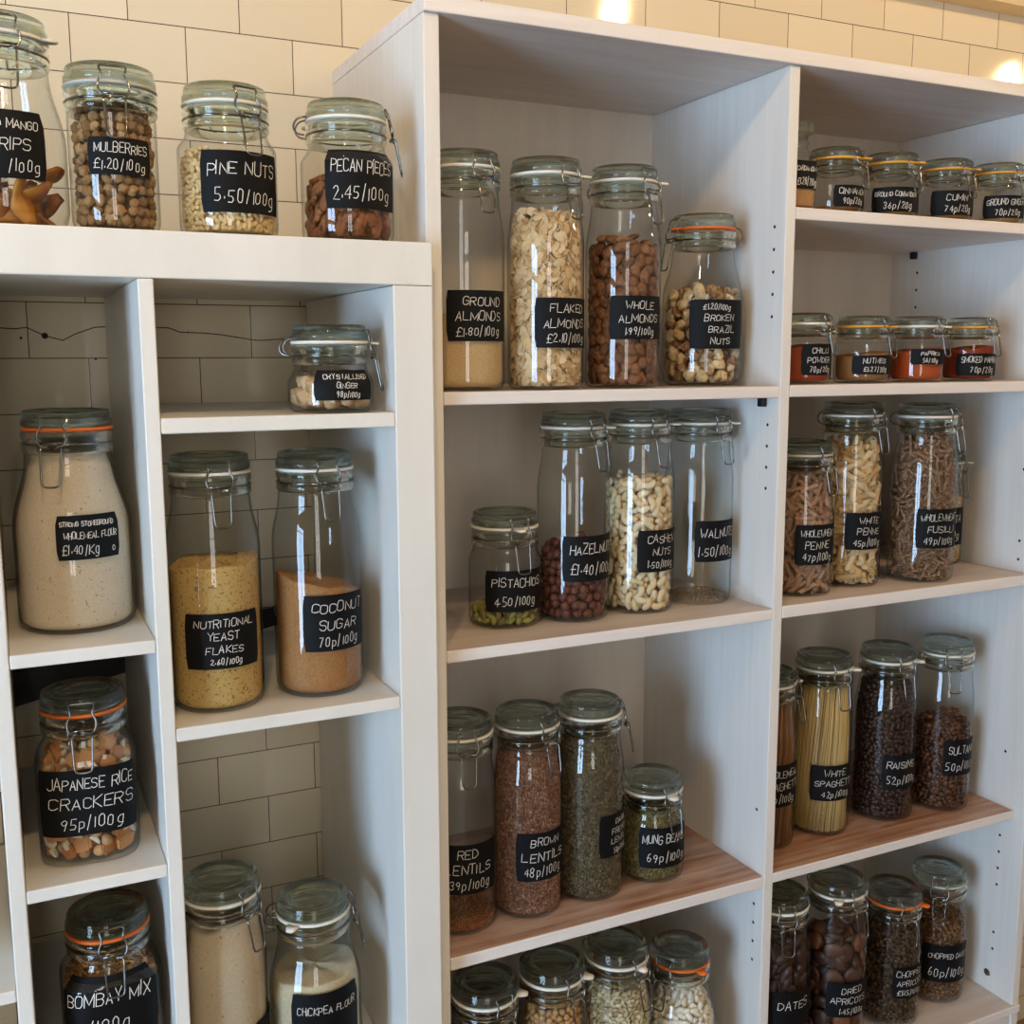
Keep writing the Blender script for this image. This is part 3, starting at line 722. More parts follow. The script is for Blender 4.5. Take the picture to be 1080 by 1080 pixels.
# pieces: long axis x, thin axis z (z turns towards the glass)
def p_ell(a, b, c, base=I1, w=.08):
    def f(seed): V = wob(base[0], w, seed); return V * np.array([a, b, c]) / 2, base[1]
    return f
def p_almond(seed):
    V = wob(I2[0], .03, seed).copy(); x = V[:, 0]
    V[:, 1] *= (1 - .32 * x) ; V[:, 2] *= (1 - .2 * x)
    V[:, 2] += .06 * np.sin(V[:, 1] * 9) * (np.abs(x) < .8)
    return V * np.array([.0115, .0079, .0045]), I2[1]
def p_bent(L, r, bend, nseg=7, nr=7, taper=.55):
    def f(seed):
        rr = np.random.default_rng(seed); b = bend * rr.uniform(.8, 1.15)
        P = []
        for i in range(nseg + 1):
            u = i / nseg - .5; a = u * b; P.append((L / b * math.sin(a), L / b * (1 - math.cos(a)) - L * b / 16, 0))
        V, Fc = tube_vf(P, r, nr); V = np.array(V)
        for i in range(nseg + 1):
            u = abs(i / nseg - .5) * 2; k = math.sqrt(max(.03, 1 - u ** 2.6 * (1 - taper * .12))) if i in (0, nseg) else 1 - (1 - taper * .6) * u ** 3 * .55
            if i in (0, nseg): k = .45
            V[i * nr:(i + 1) * nr] = np.array(P[i]) + (V[i * nr:(i + 1) * nr] - np.array(P[i])) * k
        V[:, 2] *= .92
        return V, Fc
    return f
def p_chunk(a, b, c, cuts=5, base=I2):
    def f(seed):
        r = np.random.default_rng(seed); V = base[0].copy()
        for _ in range(cuts):
            n = r.normal(size=3); n /= np.linalg.norm(n); d = r.uniform(.35, .75)
            s = V @ n; V = V - np.outer(np.maximum(0, s - d), n)
        return V * np.array([a, b, c]) / 2 * r.uniform(.8, 1.2), base[1]
    return f
def p_pecan(seed):
    V = wob(I3[0], .04, seed).copy(); x, y = V[:, 0].copy(), V[:, 1].copy()
    V[:, 2] *= 1 - .28 * np.exp(-(y / .16) ** 2) * (V[:, 2] > 0)
    V *= (1 + .07 * np.sin(9 * x + 3 * np.abs(y)) * (np.abs(y) > .15))[:, None]
    if np.random.default_rng(seed).random() < .45: V[:, 0] = np.minimum(V[:, 0], .25)
    return V * np.array([.0148, .0078, .0052]), I3[1]
def p_berry(seed):
    V = I3[0].copy(); r = np.random.default_rng(seed); C = r.normal(size=(34, 3)); C /= np.linalg.norm(C, axis=1)[:, None]
    d = (V @ C.T).max(1); V = V * (.74 + .32 * np.clip((d - .88) / .12, 0, 1))[:, None]
    return V * np.array([.0068, .0056, .0056]) * r.uniform(.85, 1.12), I3[1]
def p_tube(L, r, slant=.5, n=10, hole=.68, ridg=0):
    def f(seed):
        rr = np.random.default_rng(seed); LL = L * rr.uniform(.86, 1.1); V, Fc = [], []
        for k, (rad, sg) in enumerate(((r, -1), (r, 1), (r * hole, 1), (r * hole, -1))):
            for i in range(n):
                a = 2 * PI * i / n; V.append((sg * LL / 2 + slant * rad * math.sin(a), rad * math.cos(a), rad * math.sin(a)))
        for k in range(4):
            for i in range(n):
                j = (i + 1) % n; k2 = (k + 1) % 4; Fc.append((k * n + i, k * n + j, k2 * n + j, k2 * n + i))
        return np.array(V), Fc
    return f
def p_spiral(L, w, turns=2.2):
    def f(seed):
        r = np.random.default_rng(seed); V, Fc = [], []; m = 15
        for i in range(m):
            u = i / (m - 1); a = u * turns * 2 * PI
            for k in range(3):
                for s in (0, 1):
                    b = a + k * 2 * PI / 3; rr = (.15 if s == 0 else 1) * w / 2
                    V.append(((u - .5) * L, rr * math.cos(b), rr * math.sin(b)))
        for i in range(m - 1):
            for k in range(3):
                b = i * 6 + k * 2; Fc.append((b, b + 1, b + 7, b + 6))
        return np.array(V), Fc
    return f
def p_flake(d, t, curl=.1):
    def f(seed):
        r = np.random.default_rng(seed); n = 8; V = [(0, 0, t / 2), (0, 0, -t / 2)]; asp = r.uniform(.58, .8)
        for i in range(n):
            a = 2 * PI * i / n; q = r.uniform(.85, 1.08); V.append((d / 2 * q * math.cos(a), d / 2 * q * asp * math.sin(a), -curl * d * q * q * .5 + t / 2))
        for i in range(n): V.append((V[2 + i][0], V[2 + i][1], V[2 + i][2] - t))
        Fc = []
        for i in range(n):
            j = (i + 1) % n; Fc += [(0, 2 + i, 2 + j), (1, 2 + n + j, 2 + n + i), (2 + i, 2 + n + i, 2 + n + j, 2 + j)]
        return np.array(V), Fc
    return f
def p_block(a, b, c, w=.12):
    def f(seed):
        r = np.random.default_rng(seed); bm = bmesh.new(); bmesh.ops.create_cube(bm, size=1)
        bmesh.ops.bevel(bm, geom=list(bm.edges), offset=.13, segments=2, affect='EDGES')
        V = np.array([v.co[:] for v in bm.verts]); Fc = [tuple(v.index for v in q.verts) for q in bm.faces]; bm.free()
        V = wob(V, w, seed, 3); return V * np.array([a, b, c]) * r.uniform(.85, 1.15), Fc
    return f
def p_strip(L, w, t):
    def f(seed):
        r = np.random.default_rng(seed); m = 10; V, Fc = [], []; b, tw = r.uniform(.8, 2.0) * r.choice([-1, 1]), r.uniform(-.7, .7)
        for i in range(m):
            u = i / (m - 1) - .5; ww = w * (1 - 1.5 * u * u) * (1 + .18 * math.sin(9 * u + seed))
            for yy, zz in ((-.5, -t / 2), (0, -t * .7 + .0015 * math.sin(12 * u)), (.5, -t / 2), (.5, t / 2), (0, t * .7 + .0015 * math.sin(12 * u)), (-.5, t / 2)):
                y, z = yy * ww, zz; a = tw * u * 2; y, z = y * math.cos(a) - z * math.sin(a), y * math.sin(a) + z * math.cos(a)
                V.append((u * L, y, z - b * u * u * L * .5))
        for i in range(m - 1):
            for k in range(6): Fc.append((i * 6 + k, i * 6 + (k + 1) % 6, (i + 1) * 6 + (k + 1) % 6, (i + 1) * 6 + k))
        Fc += [(5, 4, 3, 2, 1, 0), tuple((m - 1) * 6 + k for k in range(6))]
        return np.array(V), Fc
    return f

def rot(ax, a):
    c, s = math.cos(a), math.sin(a)
    return {'x': np.array([[1, 0, 0], [0, c, -s], [0, s, c]]), 'y': np.array([[c, 0, s], [0, 1, 0], [-s, 0, c]]), 'z': np.array([[c, -s, 0], [s, c, 0], [0, 0, 1]])}[ax]

def inner(J, z):
    """inside radius of the glass at height z"""
    if z + .005 > J['zt'] - .002: return J['lr'] * .86 - .0012
    return min(J['rmap'](z), J['rmap'](z + .004)) - .0028

def inner_vec(J, z):
    zs = np.linspace(0, J['H'], 60)
    if 'tab' not in J: J['tab'] = np.array([inner(J, q) - max(0, J['br'] * .7 - q) * .8 for q in zs])
    return np.interp(z, zs, J['tab'])
def around(J, a, z=.05):
    return J['shape'](a, J['R'], z) * .965 if J['square'] else 1.0
around_v = lambda J, X, Y: np.array([around(J, q) for q in np.arctan2(Y, X)]) if J['square'] else 1.0

def pack(key, mat, makers, du, dv, thick, fill, name, label, cat, group, single=True, tilt=.25, align=None, layers=2, nvar=6, core=True, span=112, heap=.006, spread_deg=180, gap_in=0.0, smooth=True, middle=True, core_mat=None, stuff_label=None, stuff_name=None):
    """pieces packed in rings against the glass of a jar, and over the top of the fill.
    du, dv: spacing along and up the wall; thick: depth of one layer. single: the pieces in view are objects of their own, the ones behind them one heap"""
    J = JARS[key]; r = np.random.default_rng(sum(map(ord, key)) * 7 + 1)
    protos = []
    for mk in makers:
        for v in range(max(1, nvar // len(makers))): protos.append(mk(1000 * len(protos) + 17 + v))
    mts = mat if isinstance(mat, list) else [mat]
    meshes = None
    camaz = math.atan2(CAM[1] - J['y'], CAM[0] - J['x'])
    items = []                                            # (vertex array, proto index, matrix3, centre, seen)
    z0 = .0052
    def place(pi, Rm, c, seen): items.append((pi, Rm, c, seen))
    def orient(a):
        # z of the piece to the radial direction, x along the wall
        base = np.stack([np.array([-math.sin(a), math.cos(a), 0]), np.array([0, 0, 1.]), np.array([math.cos(a), math.sin(a), 0])], 1)
        sp = r.uniform(-PI, PI) if align is None else align + r.normal() * .12
        return base @ rot('z', sp) @ rot('x', r.normal() * tilt) @ rot('y', r.normal() * tilt)
    for lay in range(layers):
        z = z0 + dv * .45; row = 0
        while z < fill - dv * .25 + (0 if lay == 0 else 0):
            Ri = inner(J, z)
            if z < J['br'] + .004: Ri = min(Ri, J['R'] - .003 - max(0, (J['br'] * .6 - z)) * .8)
            rad = Ri - thick * .5 - lay * thick * .85
            if rad > du * .6:
                n = max(3, int(2 * PI * rad / du)); ph = r.uniform(0, 1)
                for i in range(n):
                    a = 2 * PI * (i + ph + r.normal() * .14) / n
                    zz = z + r.normal() * dv * .17
                    if zz > fill + heap * math.sin(3 * a + row): continue
                    da = math.degrees((a - camaz + PI) % (2 * PI) - PI)
                    if abs(da) > spread_deg: continue
                    pi = r.integers(len(protos)); Rm = orient(a)
                    V = protos[pi][0] @ Rm.T; ext = (V @ np.array([math.cos(a), math.sin(a), 0]))
                    cr = Ri - lay * thick * .85
                    # keep every vertex inside the glass
                    c0 = np.array([math.cos(a), math.sin(a), 0.]); q = cr * around(J, a) - ext.max()
                    zz = max(zz, z0 - V[:, 2].min() * .9)
                    lim = inner_vec(J, zz + V[:, 2]) - lay * thick * .85
                    for _ in range(7):
                        X, Y = V[:, 0] + c0[0] * q, V[:, 1] + c0[1] * q; ov = (np.hypot(X, Y) - lim * around_v(J, X, Y)).max()
                        if ov > 0: q -= ov * 1.05
                    q -= abs(r.normal()) * thick * .12
                    seen = lay == 0 and abs(da) < span
                    if seen and J['lab'] is not None:
                        l0, l1, lb, lt = J['lab']
                        if l1 < l0: l1 += 360
                        ad = math.degrees(a); ad = ad - 360 * math.floor((ad - l0) / 360)
                        if ad < l1 - 6 and ad > l0 + 6 and lb + .006 < zz < lt - .006: seen = False
                    place(pi, Rm, c0 * q + np.array([0, 0, zz]), seen)
            z += dv; row += 1
    # the top of the fill
    Ri = inner(J, fill)
    rad = Ri - thick * (layers * .85)
    while rad > (-du * .2 if middle else du * .6):
        n = max(1, int(2 * PI * max(rad, 0) / du))
        for i in range(n):
            a = 2 * PI * (i + r.uniform(-.2, .2)) / n
            pi = r.integers(len(protos)); Rm = rot('z', r.uniform(-PI, PI)) @ rot('x', r.normal() * tilt * 1.6) @ rot('y', r.normal() * tilt)
            c = np.array([rad * math.cos(a), rad * math.sin(a), fill - thick * .4 + r.normal() * thick * .25 + heap * .8 * math.sin(2 * a + 1)])
            V = protos[pi][0] @ Rm.T; lim = inner_vec(J, c[2] + V[:, 2]); ov = 1
            for _ in range(8):
                X, Y = V[:, 0] + c[0], V[:, 1] + c[1]; ov = (np.hypot(X, Y) - lim * around_v(J, X, Y)).max(); q = np.hypot(c[0], c[1])
                if ov <= 0 or q < 1e-5: break
                c[:2] *= max(0, q - ov * 1.1) / q
            if ov > .0002: continue
            place(pi, Rm, c, True)
        rad -= du * .92
    org = np.array([J['x'], J['y'], J['z']])
    if single:
        meshes = []
        for i, (V, Fc) in enumerate(protos):
            me = bpy.data.meshes.new(name); me.from_pydata([tuple(v) for v in V], [], Fc); me.materials.append(mts[i * len(mts) // len(protos)])
            me.polygons.foreach_set('use_smooth', [smooth] * len(me.polygons)); meshes.append(me)
        nn = 0
        for pi, Rm, c, seen in items:
            if not seen or nn >= 290: continue
            nn += 1
            o = bpy.data.objects.new(name, meshes[pi]); COL.objects.link(o)
            m = Matrix([list(map(float, row)) + [float(t)] for row, t in zip(Rm, c + org)] + [[0, 0, 0, 1]])
            o.matrix_world = m; tag(o, label, cat, group)
        rest = [it for it in items if not it[3]]
    else: rest = items
    Vs, Fs, mi, b = [], [], [], 0
    for pi, Rm, c, seen in rest:
        V, Fc = protos[pi]; Vs.append(V @ Rm.T + c); Fs += [tuple(i + b for i in q) for q in Fc]; mi += [pi * len(mts) // len(protos)] * len(Fc); b += len(V)
    if core:
        cr = J['R'] * (.95 if J['square'] else 1) - .0028 - thick * (layers * .85 + .25)
        if cr > .004:
            p = [(0, z0), (cr * .96, z0), (cr, z0 + .003)]
            zz = z0 + .003
            top = fill - thick * 1.0
            while zz < top - .004: 
                zz = min(top - .003, zz + .012); p.append((max(.003, min(cr, inner(J, zz) - thick * (layers * .85 + .25))), zz))
            p += [(p[-1][0] * .9, top), (0, top)]
            V, Fc = lathe_vf(p, 28); Vs.append(np.array(V)); Fs += [tuple(i + b for i in q) for q in Fc]; mi += [len(mts) - 1 if core_mat is None else len(mts)] * len(Fc); b += len(V)
    if Vs:
        V = np.concatenate(Vs)
        o = mesh_obj(stuff_name or name, V, Fs, None, None, smooth, tuple(org), mats=mts + ([core_mat] if core_mat else []), mi=mi)
        tag(o, stuff_label or label, cat, None, 'stuff')
    return len(items)

def fill_powder(key, mat, name, label, cat, fill, slope=.0, rough=.002, ring=False):
    J = JARS[key]; r = np.random.default_rng(sum(map(ord, key)))
    p = [(0, .0048), (J['R'] * .80, .0048), (J['R'] - .009, .0052), (J['R'] - .0042, .010), (J['R'] - .0034, .016)]
    if J['br'] < .0095: p = [(0, .0044), (J['R'] * .8, .0044), (J['R'] - .0075, .005), (J['R'] - .0040, .0095)]
    zz = p[-1][1]
    while zz < fill - .004:
        zz = min(fill, zz + .008); p.append((inner(J, zz) - .0006, zz))
    if fill - zz > .0005: p.append((inner(J, fill) - .0006, fill))
    re, ze = p[-1]; edge = len(p)
    for u in (.97, .85, .65, .45, .25, .1): p.append((re * u, ze + .0015 * (1 - u)))
    p.append((0, ze + .002))
    V, Fc = lathe_vf(p, 56)
    V = np.array(V); az = np.arctan2(V[:, 1], V[:, 0]); rad = np.hypot(V[:, 0], V[:, 1])
    up = np.clip((V[:, 2] - (fill - .03)) / .03, 0, 1)
    ph = r.uniform(0, 6, 3)
    V[:, 2] += up * (slope * V[:, 0] / J['R'] + rough * (np.sin(3 * az + ph[0]) + .6 * np.sin(7 * az + ph[1]) + .7 * np.sin(rad * 260 + ph[2])))
    o = mesh_obj(name, V, Fc, mat, None, True, (J['x'], J['y'], J['z'])); tag(o, label, cat, None, 'stuff'); return o

# flours, powders and ground things
fill_powder('strong', powder('wholemeal_flour_mat', '#d8c6ac', '#cdb89c', 500, '#a3876a'), 'wholemeal_flour', 'pale wholemeal flour filling the large jar with the orange seal', 'flour', FILL['strong'])
fill_powder('rye', powder('beige_flour_mat', '#cfbfa6', '#c3af92', 420, '#8f7558', .7), 'flour', 'beige flour in the tall jar beside the chickpea flour', 'flour', .244, .006)
fill_powder('chickpeaflour', powder('chickpea_flour_mat', '#cdbd9c', '#c0ae8b', 300), 'chickpea_flour', 'pale chickpea flour in the rounded floury jar', 'flour', .148, .005, .0015)
fill_powder('yeast', powder('yeast_flake_mat', '#cbaa6a', '#b69256', 650, '#7d683a', .62), 'yeast_flakes', 'yellow nutritional yeast flakes in the tall jar', 'yeast flakes', FILL['yeast'], .004)
fill_powder('sugar', powder('coconut_sugar_mat', '#ab7c4e', '#966840', 380), 'coconut_sugar', 'brown coconut sugar in the half full tall jar', 'sugar', FILL['sugar'], -.014, .002)
fill_powder('ground', powder('ground_almond_mat', '#cfb083', '#bf9e70', 420), 'ground_almonds', 'pale ground almonds at the bottom of the tall jar', 'ground almonds', .092)
SP = [('cinnamon', '#8a5a35', '#9c6a43', 'ground_cinnamon', 'ground cinnamon', .0115), ('coriander', '#9c7446', '#ac8455', 'ground_coriander', 'ground coriander', .0135), ('cumin', '#9a7234', '#a98145', 'ground_cumin', 'ground cumin', .0135), ('gground', '#b18b53', '#bf9a63', 'ground_ginger', 'ground ginger', .0125),
      ('chilli', '#8f3615', '#9f431c', 'chilli_powder', 'chilli powder', .056), ('nutmeg', '#8a6038', '#9c7045', 'ground_nutmeg', 'ground nutmeg', .044), ('paprika', '#a3441c', '#b25226', 'paprika_powder', 'paprika', .050), ('smoked', '#7d2c14', '#8d381c', 'smoked_paprika', 'smoked paprika', .054)]
for k, c1, c2, n, w, f in SP:
    fill_powder(k, powder(n + '_mat', c1, c2, 600), n, w + ' powder inside its low spice jar', 'spice', f, .003 if f < .02 else .004, .0006)

# countable nuts, fruit and pasta
pack('almond', grains('almond_skin', ['#6a432b', '#8a5d3e', '#774d33', '#9c7150'], .6, .25, 170, '#5a3823'), [p_almond], .0160, .0132, .0094, .198, 'almond', 'whole brown almond in the tall jar marked whole almonds', 'almond', 'whole almonds in their jar', stuff_label='whole brown almonds lying behind those against the glass')
pack('cashew', grains('cashew_mat', ['#d9c29a', '#e6d3b0', '#cfb58a', '#e0caa2'], .5, .3), [p_bent(.0215, .0052, 2.3)], .0165, .0118, .0104, .192, 'cashew_nut', 'curved cream cashew nut in the tall cashew jar', 'cashew', 'cashew nuts in their jar', stuff_label='cream cashew nuts lying behind those against the glass')
pack('hazel', grains('hazelnut_skin', ['#45211a', '#582c21', '#663829', '#4e271d'], .5, .3), [p_ell(.0150, .0138, .0132, I2, .05)], .0136, .0120, .0130, .108, 'hazelnut', 'dark red skinned hazelnut in the tall hazelnut jar', 'hazelnut', 'hazelnuts in their jar', stuff_label='dark hazelnuts lying behind those against the glass')
pack('mulberry', grains('mulberry_mat', ['#8c6840', '#a9835a', '#75532f', '#b8966c'], .75, .2), [p_berry], .0118, .0106, .0110, .130, 'dried_mulberry', 'knobbly brown dried mulberry in the straight-sided jar', 'mulberry', 'dried mulberries in their jar', stuff_label='dried mulberries lying behind those against the glass')
pack('pecan', grains('pecan_mat', ['#74411f', '#8f562f', '#7f4a26', '#9e683e'], .55, .3, 130, '#4f2a14'), [p_pecan], .0215, .0118, .0110, .070, 'pecan_nut', 'brown pecan piece in the squat pecan jar', 'pecan', 'pecan pieces in their jar', stuff_label='pecan pieces lying behind those against the glass', heap=.012)
pack('brazil', [grains('brazil_flesh', ['#d9bd8e', '#e2cba2', '#c9a877'], .6, .3, 48, '#6d442b'), grains('brazil_skin', ['#6a4128', '#8a5c3a', '#b08a60'], .65, .25, 48, '#d3b88c')], [p_chunk(.026, .019, .016), p_chunk(.021, .017, .014)], .0195, .0150, .0150, .138, 'brazil_nut', 'broken Brazil nut piece in the rounded jar with orange seal', 'Brazil nut', 'broken Brazil nuts in their jar', stuff_label='broken Brazil nuts lying behind those against the glass', smooth=False)
pack('ginger', grains('ginger_mat', ['#b2814f', '#c49866', '#a3703f', '#cda679'], .6, .3, 700, '#d9c09c'), [p_block(.021, .018, .016)], .0200, .0165, .0165, .042, 'ginger_chunk', 'sugary tan chunk of crystallised ginger in the low round jar', 'ginger', 'crystallised ginger chunks in their jar', stuff_label='crystallised ginger chunks behind those against the glass', heap=.006)
pack('cracker', [grains('cracker_orange', ['#b3763d', '#c78d55', '#a0622f'], .5, .35), grains('cracker_cream', ['#d8c8a8', '#e6dcc6', '#cbb792'], .6, .3), grains('cracker_ball', ['#c0935f', '#d2ab78', '#87503a'], .5, .35)], [p_block(.019, .016, .0065, .05), p_chunk(.018, .010, .0085), p_ell(.0140, .0132, .0132, I2, .06)], .0158, .0122, .0130, .138, 'rice_cracker', 'orange, cream or round rice cracker in the squarish cracker jar', 'cracker', 'rice crackers in their jar', nvar=9, smooth=False, stuff_label='rice crackers lying behind those against the glass', heap=.010)
pack('penne', grains('penne_mat', ['#cbab7a', '#d7b98c', '#bd9b68'], .5, .3), [p_tube(.038, .0050, .6)], .0235, .0096, .0104, .232, 'penne', 'pale penne tube in the tall white penne jar', 'pasta', 'white penne in their jar', tilt=.42, smooth=False, core=False, stuff_label='pale penne lying behind those against the glass', layers=3)
pack('wwpenne', grains('wholewheat_penne_mat', ['#9a7156', '#b08a6d', '#8b634a'], .6, .3), [p_tube(.028, .0036, .6)], .0205, .0082, .0080, .198, 'wholewheat_penne', 'brown wholewheat penne tube in the jar beside the divider', 'pasta', 'wholewheat penne in their jar', tilt=.55, smooth=False, core=False, stuff_label='brown wholewheat penne behind those against the glass', layers=3)
pack('chickpea', grains('chickpea_mat', ['#b98a58', '#cfa672', '#c3965f'], .6, .3), [p_ell(.0098, .0092, .0090, I2, .07)], .0094, .0085, .0090, .236, 'chickpea', 'round tan dried chickpea in the bottom shelf jar', 'chickpea', 'chickpeas in their jar', stuff_label='dried chickpeas lying behind those against the glass')
pack('bean', grains('white_bean_mat', ['#e6dcc6', '#efe8d8', '#d9ccb0'], .4, .4), [p_bent(.0150, .0042, .9)], .0118, .0088, .0084, .200, 'white_bean', 'white dried bean in the bottom shelf jar with orange seal', 'bean', 'white beans in their jar', stuff_label='white dried beans lying behind those against the glass')
pack('kidney', grains('kidney_bean_mat', ['#3a1013', '#4c171a', '#2d0c10'], .3, .5), [p_bent(.0150, .0042, .9)], .0118, .0088, .0084, .232, 'kidney_bean', 'dark red kidney bean in the bottom shelf jar', 'bean', 'kidney beans in their jar', stuff_label='dark kidney beans lying behind those against the glass')
pack('apricot', grains('dried_apricot_mat', ['#35211b', '#422a20', '#33201c', '#7d4c32', '#4a3026'], .45, .35), [p_ell(.034, .029, .013, I2, .20)], .0300, .0240, .0120, .205, 'dried_apricot', 'dark wrinkled dried apricot in the tall apricot jar', 'apricot', 'dried apricots in their jar', stuff_label='dark dried apricots behind those against the glass', heap=.012)
pack('dates', grains('date_mat', ['#2a1511', '#361c14', '#1f100d'], .4, .4), [p_ell(.036, .017, .015, I2, .08)], .0290, .0165, .0150, .225, 'date', 'dark brown wrinkled date in the tall jar beside the divider', 'date', 'dates in their jar', stuff_label='dark dates lying behind those against the glass')
pack('mango', grains('mango_mat', ['#92521a', '#ab6a22', '#7d4214', '#b87a2c'], .4, .4), [p_strip(.046, .021, .0040)], .042, .026, .0120, .046, 'mango_strip', 'curled orange dried mango strip in the fat jar', 'mango', 'dried mango strips in their jar', tilt=.4, core=True, middle=False, stuff_label='curled orange dried mango strips heaped behind', heap=.016)
pack('pistachio', grains('pistachio_mat', ['#7d8038', '#98944a', '#6a5c2c', '#a89e5c'], .6, .3), [p_ell(.0150, .0085, .0075, I2, .06)], .0128, .0095, .0085, .026, 'pistachio', 'green shelled pistachio at the bottom of the short jar', 'pistachio', 'pistachios in their jar', stuff_label='green pistachios behind those against the glass', heap=.007)

# small loose goods nobody could count
def stuff(key, mat, mk, du, dv, th, fill, name, label, cat, **k):
    k.setdefault('layers', 1); k.setdefault('nvar', 5)
    pack(key, mat, mk, du, dv, th, fill, name, label, cat, None, single=False, spread_deg=150, **k)
stuff('pine', grains('pine_nut_mat', ['#d2b27a', '#e0c594', '#c5a064'], .5, .3), [p_ell(.0098, .0058, .0054, I2, .03)], .0068, .0056, .0056, .090, 'pine_nuts', 'pale pine nuts in the squat jar on the white unit', 'pine nuts', layers=2)
stuff('flaked', grains('flaked_almond_mat', ['#cfae80', '#dfc59c', '#bd9868', '#d6b98b'], .6, .2), [p_flake(.0175, .0008, .16)], .0092, .0066, .0030, .222, 'flaked_almonds', 'thin pale almond flakes packed in the tall jar', 'flaked almonds', tilt=.8, layers=3, heap=.008, smooth=False, core=False)
stuff('brownlentil', grains('brown_lentil_mat', ['#744c38', '#93684f', '#5f3d2d', '#ac8269'], .6, .25), [p_ell(.0050, .0048, .0028, I1, .02)], .0042, .0036, .0030, .245, 'brown_lentils', 'reddish brown lentils packed in the tall jar', 'lentils')
stuff('french', grains('french_lentil_mat', ['#51462f', '#6a5c42', '#3d3527', '#80704f'], .6, .25), [p_ell(.0050, .0048, .0028, I1, .02)], .0042, .0036, .0030, .245, 'french_lentils', 'dark green lentils packed in the tall jar', 'lentils')
stuff('mung', grains('mung_bean_mat', ['#5e5430', '#776a3d', '#4c4326', '#8b7c4c'], .5, .3), [p_ell(.0052, .0044, .0044, I1, .03)], .0046, .0040, .0042, .112, 'mung_beans', 'small green mung beans in the short jar', 'mung beans', heap=.006)
stuff('barley', grains('barley_mat', ['#cdbc96', '#dccfae', '#b9a780', '#a08e68'], .7, .2), [p_flake(.0105, .0016, .25)], .0078, .0058, .0034, .238, 'barley_flakes', 'pale barley flakes in the bottom shelf jar', 'flakes', tilt=.6, layers=2)
stuff('fusilli', grains('wholewheat_fusilli_mat', ['#9c7558', '#b48f70', '#8a664b', '#c2a183'], .6, .25), [p_spiral(.032, .0085)], .0170, .0078, .0080, .236, 'wholewheat_fusilli', 'brown wholewheat fusilli packed in the tall jar', 'pasta', tilt=.55, layers=3, core=False)
stuff('orzo', grains('orzo_mat', ['#c7a878', '#d6bb8e', '#b89866'], .6, .25), [p_ell(.0095, .0030, .0028, I1, .02)], .0058, .0036, .0032, .123, 'orzo', 'small tan orzo pasta in the jar behind the fusilli', 'pasta')
stuff('raisin', grains('raisin_mat', ['#241310', '#32190f', '#1c0f0d', '#3d2216'], .45, .35), [p_ell(.0115, .0080, .0070, I2, .14)], .0092, .0074, .0072, .238, 'raisins', 'black wrinkled raisins packed in the tall jar', 'raisins', layers=2)
stuff('sultana', grains('sultana_mat', ['#3f2113', '#57311c', '#2f180f', '#6b4127'], .45, .35), [p_ell(.0115, .0080, .0070, I2, .14)], .0092, .0074, .0072, .158, 'sultanas', 'brown wrinkled sultanas in the half full tall jar', 'sultanas', layers=2, heap=.010)
stuff('chopapricot', grains('chopped_apricot_mat', ['#3e2c1c', '#54402a', '#2d2016', '#6a5238'], .6, .25), [p_chunk(.010, .008, .007)], .0088, .0074, .0072, .180, 'chopped_apricots', 'dark chopped apricots in the jar with orange seal', 'chopped apricots', layers=2, smooth=False)
stuff('chopdate', grains('chopped_date_mat', ['#5a3c28', '#775237', '#8c6745', '#463020'], .7, .2), [p_chunk(.009, .007, .006)], .0080, .0066, .0064, .150, 'chopped_dates', 'brown chopped dates in the jar at the shelf end', 'chopped dates', layers=2, smooth=False)
stuff('walnut', grains('walnut_crumb_mat', ['#9a7f5c', '#b59b76', '#7f6546'], .8, .1), [p_chunk(.004, .003, .002, 4, I1)], .0060, .0030, .0030, .009, 'walnut_crumbs', 'walnut crumbs on the floor of the nearly empty jar', 'crumbs', core=False, heap=.001)
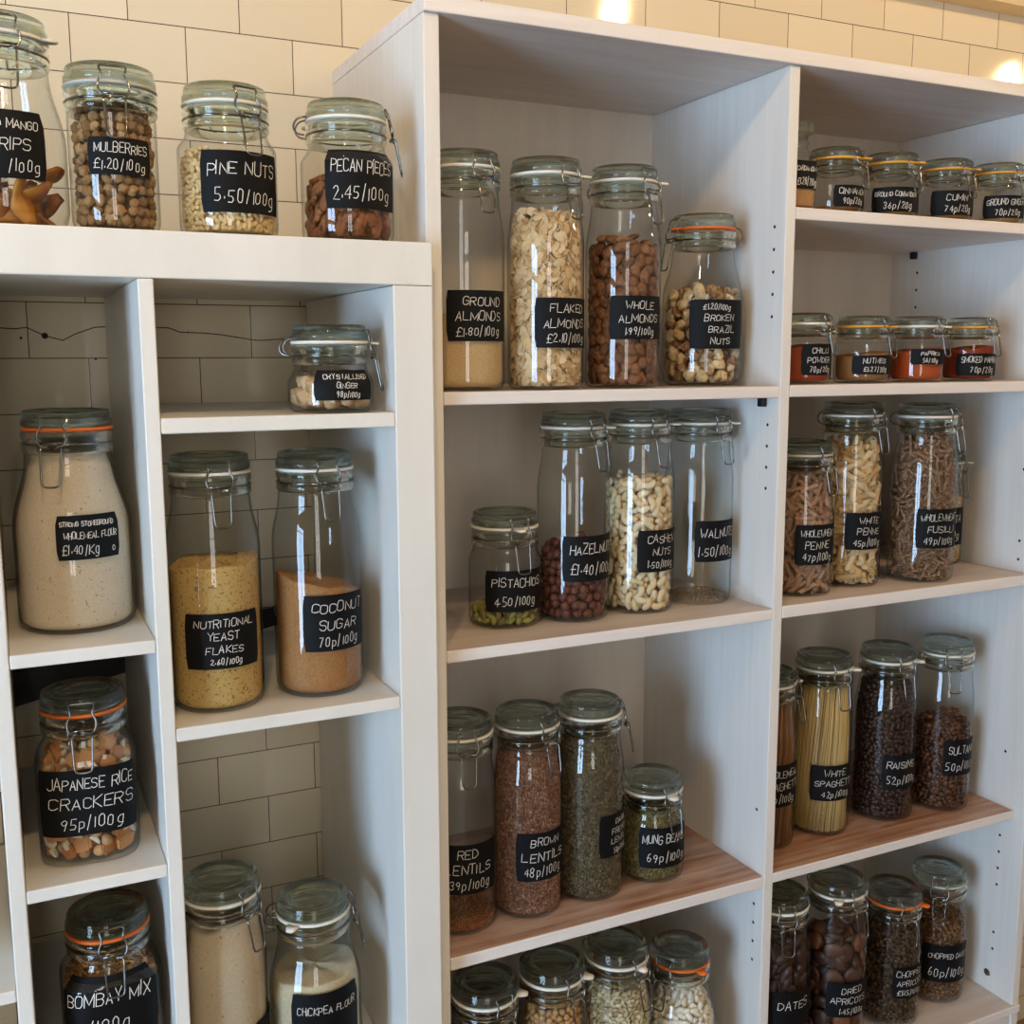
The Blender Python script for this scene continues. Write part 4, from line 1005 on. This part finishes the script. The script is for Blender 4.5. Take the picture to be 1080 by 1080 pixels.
stuff('redlentil', grains('red_lentil_mat', ['#8a5636', '#a06a45', '#784628'], .7, .2), [p_ell(.0045, .0043, .0025, I1, .02)], .0042, .0034, .0030, .017, 'red_lentils', 'thin layer of red lentils in the nearly empty tall jar', 'lentils', heap=.001)
stuff('bombay', grains('bombay_mix_mat', ['#a06a30', '#b9833f', '#87521f', '#c79a55', '#6f4424'], .5, .3), [p_bent(.024, .0013, 1.2, 6, 5, 1), p_bent(.016, .0011, 2.0, 6, 5, 1), p_ell(.008, .0075, .007, I2, .06)], .0095, .0052, .0058, .148, 'bombay_mix', 'orange brown crunchy sticks of Bombay mix in the squarish jar', 'snack mix', tilt=.7, layers=3, nvar=9, heap=.008)

def spaghetti(key, mat, name, label, L):
    J = JARS[key]; r = np.random.default_rng(sum(map(ord, key))); parts = []
    Rm = J['nk'] - .006
    for lay in range(4):
        rad = J['R'] - .0055 - lay * .0035
        n = int(2 * PI * rad / .0026)
        tw = .42 + .05 * lay
        for i in range(n):
            a = 2 * PI * (i + r.uniform(-.3, .3)) / n; l = L * r.uniform(.955, 1.0); k = tw + r.normal() * .05
            pts = []
            for u in (0, .33, .66, 1):
                z = .0065 + u * l; q = min(rad, inner(J, z) - .0016 - lay * .0035) ; aa = a + k * (u - .3)
                pts.append((q * math.cos(aa), q * math.sin(aa), z))
            parts.append(tube_vf(pts, .00095, 4))
    o = mesh_obj(name, *merge(parts), mat, None, True, (J['x'], J['y'], J['z'])); tag(o, label, 'pasta', None, 'stuff')
spaghetti('spag', grains('spaghetti_mat', ['#ceaa66', '#dcbb7b', '#bd9754'], .5, .35), 'spaghetti', 'pale yellow spaghetti strands standing in the tall jar', .252)
spaghetti('wwspag', grains('wholemeal_spaghetti_mat', ['#8a5a30', '#a06f42', '#754824'], .55, .3), 'wholemeal_spaghetti', 'brown wholemeal spaghetti strands standing in the tall jar', .250)

SC.cycles.max_bounces = 14
SC.cycles.transparent_max_bounces = 28
SC.cycles.transmission_bounces = 10
SC.cycles.glossy_bounces = 4
SC.cycles.diffuse_bounces = 4
SC.cycles.caustics_reflective = False
SC.cycles.caustics_refractive = False
SC.cycles.sample_clamp_indirect = 6
SC.cycles.use_denoising = True
